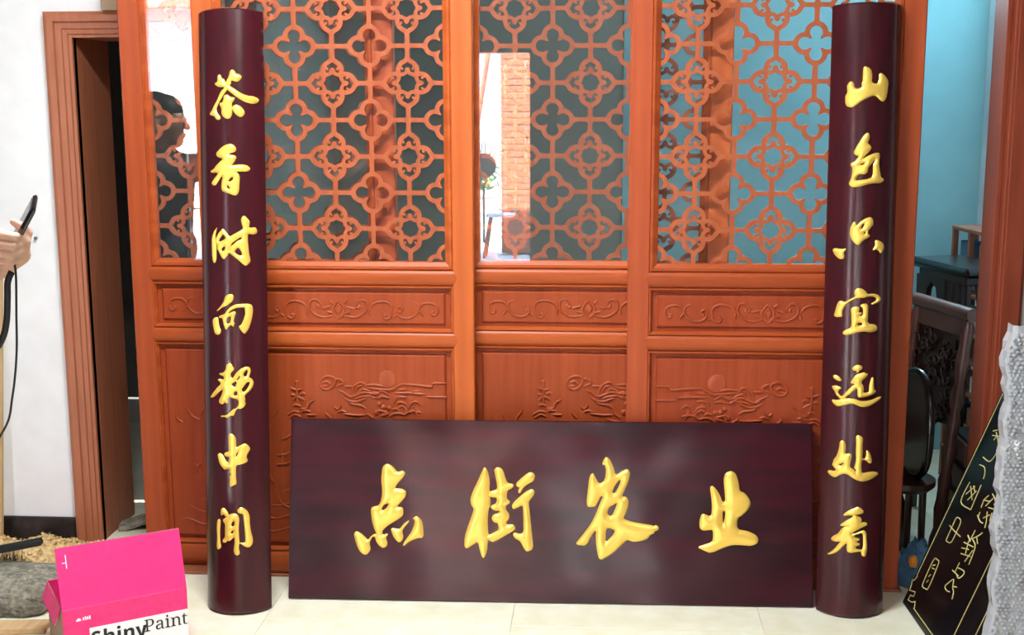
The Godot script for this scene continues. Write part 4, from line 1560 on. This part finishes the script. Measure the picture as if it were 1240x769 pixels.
# ------------------------------------------------------------------ the street behind the camera, mirrored in the panes
func street() -> void:
	wall("street_floor", Vector3(-12, -0.2, 7.7), Vector3(9, -0.02, 20), M.street_ground, "sunlit pale street")
	var t := thing("street_house", "white house across the street with a red tiled roof", "house", Vector3(-4, 0, 15))
	var s := Shape.new()
	s.block(Vector3(-8, 0, 0), Vector3(9, 3.1, 0.3), 0.01)
	part("wall", s, M.street_wall, t)
	for k in 9:
		s = Shape.new()
		s.box(Vector3(0.5, 3.1 + 0.11 * k, -0.6 + 0.17 * k), Vector3(17, 0.06, 0.22), 0.02, Basis(Vector3.RIGHT, -0.5))
		part("tile_course", s, M.roof_tile, t)
	t = thing("brick_pillar", "orange brick pillar in the street outside the doorway", "pillar", Vector3(-0.865, 0, 9.6))
	s = Shape.new()
	s.block(Vector3(-0.262, 0, -0.232), Vector3(0.262, 3.0, 0.232), 0.0)
	part("mortar_core", s, M.mortar, t)
	s = Shape.new()
	for j in 42:
		var off := 0.11 if j % 2 else 0.0
		for i in range(-2, 3):
			var x0: float = maxf(-0.27, -0.55 + 0.22 * i + off + 0.22)
			var x1: float = minf(0.27, -0.55 + 0.22 * i + off + 0.43)
			if x1 - x0 > 0.03:
				s.block(Vector3(x0, j * 0.070 + 0.004, -0.24), Vector3(x1, j * 0.070 + 0.062, 0.24), 0.003)
	part("bricks", s, M.brick, t).set_meta("kind", "stuff")
	# wooden stool
	t = thing("wooden_stool", "small wooden stool in the sunlit street beside the brick pillar", "stool", Vector3(-1.13, -0.02, 9.15))
	s = Shape.new()
	s.box(Vector3(0, 0.46, 0), Vector3(0.30, 0.035, 0.24), 0.008)
	part("seat", s, M.street_wall, t)
	for x in [-1.0, 1.0]:
		for z in [-1.0, 1.0]:
			s = Shape.new()
			s.tube([Vector3(x * 0.10, 0.45, z * 0.08), Vector3(x * 0.17, 0.0, z * 0.13)], [0.018], 6)
			part("leg", s, M.clay, t)
		s = Shape.new()
		s.tube([Vector3(x * 0.145, 0.16, -0.11), Vector3(x * 0.145, 0.16, 0.11)], [0.012], 6)
		part("stretcher", s, M.clay, t)
	# potted plant
	t = thing("potted_plant", "leafy plant in a white pot by the street house", "plant", Vector3(-1.62, -0.02, 12.0))
	s = Shape.new()
	s.lathe(Vector3.ZERO, turned([[0.0, 0.0], [0.16, 0.0], [0.21, 0.42], [0.19, 0.42], [0.0, 0.38]]), 20)
	part("pot", s, M.street_wall, t)
	s = Shape.new()
	for k in 150:
		var d := Vector3(rng.randf_range(-1, 1), rng.randf_range(-0.1, 1), rng.randf_range(-1, 1)).normalized()
		var p := Vector3(0, 0.50, 0) + d * rng.randf_range(0.08, 0.30)
		var a := d.cross(Vector3.UP).normalized() * 0.03
		s.face([p - a, p + d * 0.05, p + a, p - d * 0.05], Vector3.FORWARD)
	part("foliage", s, M.leaf, t)
	# rattan screen of loops on a stand
	t = thing("wire_ornament", "round dark wire ornament of loops on a stand in the street", "ornament", Vector3(-1.44, -0.02, 10.5))
	s = Shape.new()
	s.tube([Vector3(0, 0, 0), Vector3(0, 0.72, 0)], [0.015], 8)
	part("stand", s, M.black_rubber, t)
	for k in 20:
		s = Shape.new()
		var a := TAU * k / 20.0
		var loop := []
		for i in 15:
			var b := TAU * i / 14.0
			var e := Vector2(0.21 + 0.085 * cos(b), 0.022 * sin(b)).rotated(a)
			loop.append(Vector3(e.x, 0.92 + e.y, 0.0))
		s.tube(loop, [0.006], 5)
		part("loop", s, M.black_rubber, t)
	s = Shape.new()
	s.lathe(Vector3(0, 0.92, 0), turned([[0.0, -0.01], [0.15, -0.01], [0.15, 0.01], [0.0, 0.01]]), 20, Basis(Vector3.RIGHT, PI / 2))
	part("centre_disc", s, M.black_rubber, t)
	s = Shape.new()
	s.tube([Vector3(-1.95, -0.02, 12.6), Vector3(-1.45, 2.9, 12.4)], [0.03], 8)
	solo("slanted_pole", s, M.clay, "slanted brown pole in the sunlit street", "pole")


func _ready() -> void:
	rng.seed = 12345
	sun_and_sky()
	make_materials()
	tube_lamp("ceiling tube lamp over the workshop near the white wall", Vector3(-0.75, 3.0, 1.45), 0.0, 1.2, Vector3.DOWN, 14.0, Color(0.97, 0.99, 1.0))
	tube_lamp("added fill tube lamp over the middle of the workshop", Vector3(0.6, 3.27, 3.4), 0.0, 1.2, Vector3.DOWN, 2.0, Color(1.0, 1.0, 0.98))  # unseen second lamp, added as weak fill
	tube_lamp("tube lamp high on the bluish store room wall", Vector3(1.22, 2.36, -1.74), 0.0, 0.6, Vector3.BACK, 7.8, Color(0.82, 0.95, 1.0))
	room()
	fretwork = fret_mesh(3, 5)
	scroll = scroll_relief()
	var land := landscape_relief(false)
	carved_door("orange carved lattice door next to the dark doorway, its glass mirroring a person's head", -1.630, -0.056, land, true, "red")
	carved_door("orange carved lattice door behind the couplet board that stands by the paint carton", -1.361, 0.0, land, false, "orange")
	carved_door("orange carved lattice door set back between two others, its glass mirroring a brick pillar", -0.515, -0.056, land, true, "orange")
	carved_door("reddish carved lattice door with the bluish store room showing through its fretwork", 0.078, 0.0, landscape_relief(true), false, "red")
	couplet("tall maroon half-round couplet board with seven gold characters, beside the pink paint carton", Vector3(-1.193, 0.0, 0.280), Vector3(-1.2225, 1.939, 0.012), COUPLET_TEA)
	couplet("tall maroon half-round couplet board with seven gold characters, beside the black sign", Vector3(0.812, 0.0, 0.168), Vector3(0.815, 1.944, 0.012), COUPLET_MOUNTAIN)
	shop_board()
	black_sign()
	wrapped_panel()
	paint_carton()
	clutter()
	furniture()
	street()
	person()


# ------------------------------------------------------------------ outlines of the characters, in millimetres on their boards
const COUPLET_TEA := {
	"tea": [[[-24,1744,-16,1747,-11,1734,-2,1731,2,1717,13,1710,29,1700,50,1686,69,1679,90,1679,106,1674,111,1667,106,1659,90,1654,66,1657,44,1667,28,1679,10,1693,3,1702,-4,1705,-16,1705,-26,1707,-36,1715,-34,1720,-26,1722,-26,1735], [16,1758,24,1762,32,1756,35,1748,46,1747,54,1739,48,1728,37,1721,24,1725,20,1728,18,1714,13,1709,5,1695,-5,1682,-14,1668,-23,1655,-31,1639,-31,1627,-20,1614,-16,1605,-24,1600,-33,1603,-41,1615,-54,1616,-57,1623,-48,1632,-39,1648,-29,1661,-21,1680,-13,1693,-1,1704,2,1720,12,1739], [-5,1678,7,1682,17,1673,31,1672,29,1664,20,1654,21,1643,21,1618,15,1606,5,1603,-6,1608,-14,1619,-13,1638,-20,1649,-18,1656,-11,1655,-6,1665], [24,1646,35,1650,47,1645,58,1633,61,1622,54,1611,44,1610,33,1616,25,1627,21,1638]], []],
	"fragrance": [[[14,1524,23,1522,31,1512,32,1503,26,1497,12,1493,6,1489,25,1488,33,1482,28,1469,15,1453,25,1456,47,1458,65,1456,76,1447,74,1439,63,1435,41,1435,30,1434,39,1427,42,1416,40,1394,39,1372,32,1358,21,1358,4,1365,-7,1369,-14,1371,-18,1380,-17,1400,-12,1419,-18,1419,-29,1404,-39,1391,-49,1391,-55,1398,-44,1412,-32,1425,-28,1432,-40,1432,-54,1432,-58,1438,-46,1443,-33,1457,-17,1470,-11,1476,-23,1480,-32,1484,-35,1493,-27,1503,-13,1514,1,1522]], [[4,1403,11,1414,20,1418,21,1409,13,1403], [1,1391,5,1392,7,1384,14,1383,7,1379,0,1383]]],
	"time": [[[-33,1260,-38,1249,-44,1230,-42,1208,-39,1199,-40,1174,-41,1152,-47,1140,-53,1144,-57,1169,-57,1202,-57,1222,-49,1241], [-22,1245,-16,1253,-9,1247,2,1232,8,1226,24,1236,44,1247,50,1253,45,1268,43,1282,48,1291,56,1293,66,1282,72,1271,69,1257,71,1254,91,1257,97,1245,95,1236,83,1232,65,1235,64,1213,66,1193,67,1174,72,1151,71,1142,57,1130,45,1139,26,1156,7,1170,3,1174,0,1167,-7,1159,-13,1152,-22,1160,-31,1180,-36,1185,-34,1196,-39,1202,-42,1209,-39,1224,-30,1238]], [[-15,1235,-5,1220,-15,1214,-31,1208,-26,1221], [-13,1196,-7,1192,-10,1182,-19,1178,-22,1185], [14,1206,27,1215,43,1225,46,1219,29,1211,21,1203,11,1195,7,1179,4,1179,9,1193], [30,1190,37,1188,46,1171,42,1163,26,1171,22,1178]]],
	"toward": [[[-8,1036,2,1041,15,1039,17,1030,13,1018,2,1008,-13,1000,-22,997,-40,985,-42,987,-28,1000,-17,1014,-13,1026], [-55,962,-45,967,-37,964,-36,948,-33,934,-27,923,-31,912,-40,908,-50,912,-54,926,-58,942,-59,954], [-35,969,-13,976,-6,987,7,1000,24,1008,45,1009,65,1009,75,1004,78,992,76,972,71,950,63,928,55,916,49,911,40,920,33,930,31,937,39,941,43,948,49,964,53,978,51,992,52,997,34,997,18,994,4,986,-5,975,10,983,21,985,23,979,18,965,15,951,19,948,14,933,8,941,0,937,-10,923,-13,929,-18,944,-21,962,-32,964]], [[-5,966,8,969,5,948,-7,944,-9,954]]],
	"quiet": [[[-10,813,-1,818,8,813,10,806,16,799,9,790,2,784,5,772,9,767,20,784,34,798,51,805,62,804,68,795,66,783,61,770,70,766,77,755,75,742,66,728,52,716,46,709,49,701,47,693,50,684,43,673,32,668,23,670,16,660,11,646,1,646,-10,638,-19,643,-27,642,-35,643,-30,647,-16,647,-1,657,7,666,21,672,27,682,27,696,23,700,8,703,-3,707,-8,702,-5,691,-11,685,-18,691,-26,683,-37,686,-39,696,-30,710,-25,724,-24,734,-40,722,-56,709,-71,703,-76,705,-62,720,-43,739,-30,750,-38,759,-43,764,-36,767,-20,763,-18,774,-36,780,-35,785,-24,785,-17,790,-12,799]], [[48,790,56,796,58,787,54,775,47,772,43,779], [41,737,53,754,65,756,61,742,49,726,41,722,37,732], [3,749,20,759,23,755,17,738,9,744], [14,724,22,727,25,716,16,710,11,716], [20,760,31,777,34,774,28,762]]],
	"middle": [[[-7,583,-1,590,9,585,17,574,17,542,28,549,45,556,56,549,63,537,57,528,49,513,52,504,54,497,43,491,27,487,16,486,15,468,15,445,17,424,8,420,-4,413,-6,420,-4,440,-6,450,0,454,-4,465,-4,473,-16,473,-22,470,-28,476,-39,488,-44,503,-47,520,-40,525,-29,519,-24,512,-18,501,-11,492,-5,501,-4,513,-18,513,-23,521,-18,528,-6,529,-6,552]], [[16,521,26,535,23,524,16,510]]],
	"hear": [[[-37,341,-30,347,-21,341,-11,328,-12,320,-20,315,-28,325,-37,319,-39,330], [-52,306,-45,309,-40,304,-42,287,-44,259,-43,231,-39,219,-45,210,-54,207,-57,218,-54,247,-56,278], [-30,309,-17,316,-7,326,8,329,20,323,24,309,21,281,22,247,23,233,20,216,24,196,15,190,7,195,4,208,8,233,7,253,1,246,-11,236,-15,241,-23,231,-34,233,-32,243,-24,249,-24,274,-23,294,-31,302], [18,340,27,348,38,346,50,335,57,318,57,293,60,267,66,244,66,230,60,219,51,214,39,219,30,227,23,231,23,233,37,231,42,235,41,260,39,291,36,316,35,326,24,328,18,333]], [[-1,298,7,306,9,292,3,285,-3,286], [-5,268,6,275,4,265,-3,260]]],
}
const COUPLET_MOUNTAIN := {
	"mountain": [[[-21,1751,-15,1755,-4,1751,5,1742,7,1725,6,1705,17,1701,24,1702,29,1714,28,1730,33,1735,43,1731,56,1719,62,1708,60,1684,57,1663,51,1650,43,1646,31,1654,21,1664,9,1664,-9,1655,-27,1645,-45,1631,-55,1629,-69,1634,-73,1648,-73,1666,-66,1676,-69,1695,-63,1707,-54,1711,-47,1703,-47,1693,-39,1686,-27,1688,-23,1693,-25,1703,-21,1709]], []],
	"colour": [[[-15,1541,-1,1553,5,1543,4,1531,-1,1518,8,1512,12,1503,4,1491,-9,1478,-18,1467,1,1479,20,1487,28,1489,38,1489,40,1475,37,1462,39,1443,43,1425,46,1413,56,1409,56,1401,43,1394,23,1394,4,1391,-17,1384,-40,1382,-51,1386,-54,1394,-47,1409,-44,1427,-44,1443,-50,1449,-49,1457,-37,1463,-30,1472,-25,1479,-36,1481,-42,1489,-38,1499,-28,1518]], [[-33,1409,-28,1418,-19,1423,-9,1421,2,1427,4,1443,15,1457,21,1467,25,1465,18,1451,19,1433,18,1414,3,1407,-15,1405,-32,1403], [-23,1452,-6,1459,-8,1454,-17,1450]]],
	"only": [[[-34,1276,-29,1270,-26,1262,-16,1274,0,1285,15,1290,23,1283,25,1269,19,1257,9,1247,9,1236,16,1232,12,1226,-4,1216,-14,1204,-20,1201,-29,1205,-42,1220,-47,1236,-45,1255,-40,1267], [-102,1186,-94,1191,-81,1189,-66,1188,-56,1191,-57,1186,-65,1176,-61,1168,-63,1157,-76,1156,-86,1162,-98,1174], [32,1216,38,1218,57,1211,65,1200,64,1188,57,1177,52,1176,45,1185,34,1188,26,1184,26,1188,34,1200]], [[-14,1255,-8,1267,-1,1270,-5,1259,-11,1250], [-3,1242,2,1245,2,1237,-3,1236]]],
	"fitting": [[[-26,1059,-17,1067,-4,1065,8,1056,13,1047,29,1049,48,1046,60,1035,58,1024,42,1017,28,1014,26,1018,39,1024,46,1032,36,1039,18,1040,2,1035,-14,1035,-27,1031,-42,1022,-52,1012,-60,998,-64,984,-61,977,-65,973,-83,971,-91,976,-88,985,-82,1008,-75,1023,-67,1025,-55,1020,-42,1029,-22,1039,-27,1048], [-32,1005,-21,1008,-11,1007,-10,997,-14,989,-3,990,-2,985,-12,978,1,978,2,997,-2,1007,-9,1009,-3,1016,11,1018,17,1011,17,986,16,954,39,952,48,946,51,937,43,929,28,926,5,929,-18,925,-36,917,-55,916,-60,923,-53,931,-33,941,-33,966,-34,985,-36,999]], [[-18,949,-9,958,-1,956,2,950,-8,947]]],
	"far": [[[-87,785,-77,787,-65,781,-57,769,-67,767,-79,771,-86,776], [-27,811,-18,821,-5,823,5,818,4,810,-4,805,-8,798,-13,796,-12,803,-23,804], [-29,768,-22,782,-12,792,9,799,14,799,12,795,23,796,21,788,8,775,2,766,9,758,11,744,9,733,28,735,29,744,30,763,36,784,42,782,44,763,46,742,52,741,50,734,38,726,17,721,-3,717,-8,722,-9,744,-10,749,-26,732,-39,721,-49,712,-60,711,-67,715,-63,719,-53,721,-44,734,-29,751,-16,762,-25,763,-30,764], [-91,750,-76,753,-61,749,-57,745,-67,739,-68,729,-60,722,-66,716,-75,723,-80,734,-86,740], [-91,706,-74,706,-52,711,-33,715,-15,714,1,707,18,707,41,711,60,718,77,720,66,709,48,699,27,689,10,687,-6,692,-22,699,-41,694,-65,686,-74,687,-84,694]], []],
	"place": [[[-58,573,-50,579,-41,572,-39,556,-40,536,-36,535,-25,538,-19,531,-22,519,-24,507,-25,493,-13,486,-5,477,-6,485,-12,492,-8,505,-6,521,-8,546,-7,571,-9,592,-3,598,8,594,14,587,13,566,14,544,12,522,24,522,26,535,25,548,31,548,39,538,46,515,43,505,35,507,26,516,12,518,11,499,13,474,29,477,50,479,69,475,72,468,58,460,38,451,15,447,-1,451,-15,458,-31,469,-42,471,-55,465,-68,455,-78,456,-91,462,-98,471,-91,476,-76,475,-67,479,-74,487,-82,495,-79,501,-77,512,-67,526,-62,542,-59,556]], [[-60,499,-51,503,-43,507,-44,501,-55,494]]],
	"look": [[[-40,338,-30,348,-14,357,-2,362,2,366,13,362,23,352,22,345,11,341,-3,338,2,335,14,331,18,321,14,313,27,316,37,311,35,304,15,296,-4,285,-15,276,-1,278,15,285,26,289,35,281,36,262,39,233,37,208,31,201,21,205,18,220,1,217,-15,213,-25,217,-27,230,-26,247,-37,234,-53,215,-67,206,-85,198,-90,201,-79,208,-65,222,-54,238,-46,249,-63,245,-76,248,-78,255,-69,265,-55,273,-47,287,-39,296,-26,300,-42,299,-50,301,-46,307,-29,320,-13,329,-8,336,-24,336,-39,333]], [[-4,273,10,277,19,280,24,271,25,231,21,224,0,228,0,236,14,240,13,247,0,250,13,257,12,262,-4,265]]],
}
const BOARD_WORDS := {
	"point": [[[314,449,328,461,345,454,359,440,364,433,385,437,393,429,383,412,365,393,355,377,379,377,397,368,393,349,375,328,363,315,380,315,387,310,386,286,366,272,333,251,315,234,319,220,334,227,336,223,328,211,334,197,332,183,320,176,306,185,296,199,292,215,284,215,277,205,273,191,278,173,268,156,257,153,242,163,233,179,224,205,220,223,227,233,244,226,260,212,269,203,277,215,289,224,298,222,288,243,281,266,276,303,280,315,304,319,311,337,315,365,310,407], [345,245,366,242,376,242,390,261,409,274,404,263,388,244,383,235,388,216,383,202,372,195,357,211,348,230], [416,277,432,286,449,273,455,245,456,213,437,213,414,203,405,198,391,185,385,187,395,205,414,231,425,259,425,273]], [[311,306,321,323,339,328,330,311,316,302]]],
	"street": [[[659,455,670,439,677,407,676,374,680,337,679,323,673,309,671,272,673,234,676,225,693,235,709,244,705,267,693,267,683,281,690,295,709,300,711,309,697,305,683,314,680,323,699,330,703,351,680,351,674,369,689,374,703,379,699,407,693,435,691,446,705,454,721,444,729,417,736,400,759,396,755,384,736,375,734,356,736,345,746,340,743,331,732,324,732,310,744,296,742,280,732,268,737,261,756,263,764,252,761,243,733,226,705,209,686,201,674,211,671,197,670,174,662,151,655,148,647,169,639,204,621,192,602,178,593,187,594,219,606,257,622,303,624,313,614,327,612,345,621,373,635,401,647,430], [764,398,783,417,806,436,820,437,829,427,825,408,806,397,790,385,778,364,771,371,778,387,769,387], [751,326,764,343,788,364,811,380,826,380,827,364,816,348,807,338,812,301,816,264,820,227,825,181,803,171,794,181,780,208,763,215,755,229,761,236,779,230,791,236,791,273,790,306,788,327,769,317,755,312]], []],
	"farming": [[[1052,464,1057,481,1066,492,1078,483,1089,460,1098,428,1122,447,1138,452,1146,440,1141,412,1127,380,1118,359,1134,359,1141,347,1139,324,1130,301,1123,287,1146,278,1178,272,1215,267,1227,263,1231,268,1243,259,1238,249,1228,247,1225,238,1215,235,1202,219,1178,212,1155,210,1137,218,1118,199,1091,173,1068,158,1051,149,1042,154,1035,189,1032,226,1034,249,1018,230,1002,195,970,197,967,204,988,230,1016,267,1032,300,1044,332,1057,362,1048,360,1034,332,1030,325,1004,323,1001,341,1006,387,1010,424,1021,439,1029,425,1043,399,1062,414,1066,444,1062,465]], [[1085,374,1097,400,1117,421,1111,398,1094,368], [1069,300,1074,323,1097,335,1104,340,1097,319,1085,293], [1066,254,1081,254,1097,247,1090,231,1074,215,1064,205]]],
	"trade": [[[1410,393,1417,401,1431,388,1445,365,1450,347,1461,347,1459,379,1455,421,1461,442,1480,450,1496,440,1505,412,1508,382,1523,378,1537,362,1545,344,1539,325,1519,304,1500,292,1500,256,1532,252,1560,240,1570,227,1567,211,1546,202,1519,204,1487,205,1459,197,1413,176,1390,185,1369,195,1381,201,1418,213,1421,231,1420,254,1404,252,1388,250,1376,258,1376,286,1383,305,1392,306,1404,300,1415,300,1417,328,1415,360]], [[1452,315,1459,319,1461,301,1454,269,1452,287]]],
}
const SIGN_STROKES := [
	[103,274,101,291,99,332,99,355,122,362,142,355,145,321,141,283,103,274],
	[78,320,128,319,185,321],
	[260,196,248,182,239,167,259,162,284,167],
	[260,196,273,205,289,186,308,178,320,158],
	[287,188,314,197],
	[258,259,259,227],
	[237,223,291,226],
	[267,244,310,251,317,240,298,221,278,224],
	[228,343,262,334],
	[259,372,258,338],
	[227,298,276,312],
	[225,317,298,329],
	[250,332,268,295],
	[239,283,307,300],
	[265,344,295,367,310,383],
	[272,344,308,333,321,278],
	[287,275,303,320],
	[290,359,313,346],
	[228,413,262,404,286,407],
	[234,426,238,411],
	[278,443,301,418,310,400],
	[272,419,302,441],
	[320,426,309,451],
	[83,119,81,195,108,206,126,199,136,119,120,106,90,102,83,119],
	[105,123,111,134],
	[101,142,109,153],
	[96,172,120,177],
	[94,180,109,189],
	[23,111,14,90,-1,89,10,70,15,54,59,67,64,52,36,45,36,27,71,34,91,46,109,27],
	[228,439,224,464,239,485],
	[219,462,266,474],
	[251,453,275,488],
	[274,456,321,466],
	[257,497,302,487,297,475],
	[289,487,311,500],
	[75,476,77,406,168,410],
	[168,410,159,494],
	[88,437,124,477],
	[94,467,147,437],
	[117,426,148,469],
	[112,475,143,462],
	[85,541,122,545,146,532,155,514],
	[84,568,140,570,158,599,154,616],
	[68,656,95,667],
	[77,643,146,658],
	[136,639,93,658],
	[101,634,112,653],
	[81,684,109,700],
	[70,710,118,692],
	[136,645,135,634],
	[258,523,232,555,239,581],
	[227,554,282,551],
	[257,551,255,573],
]
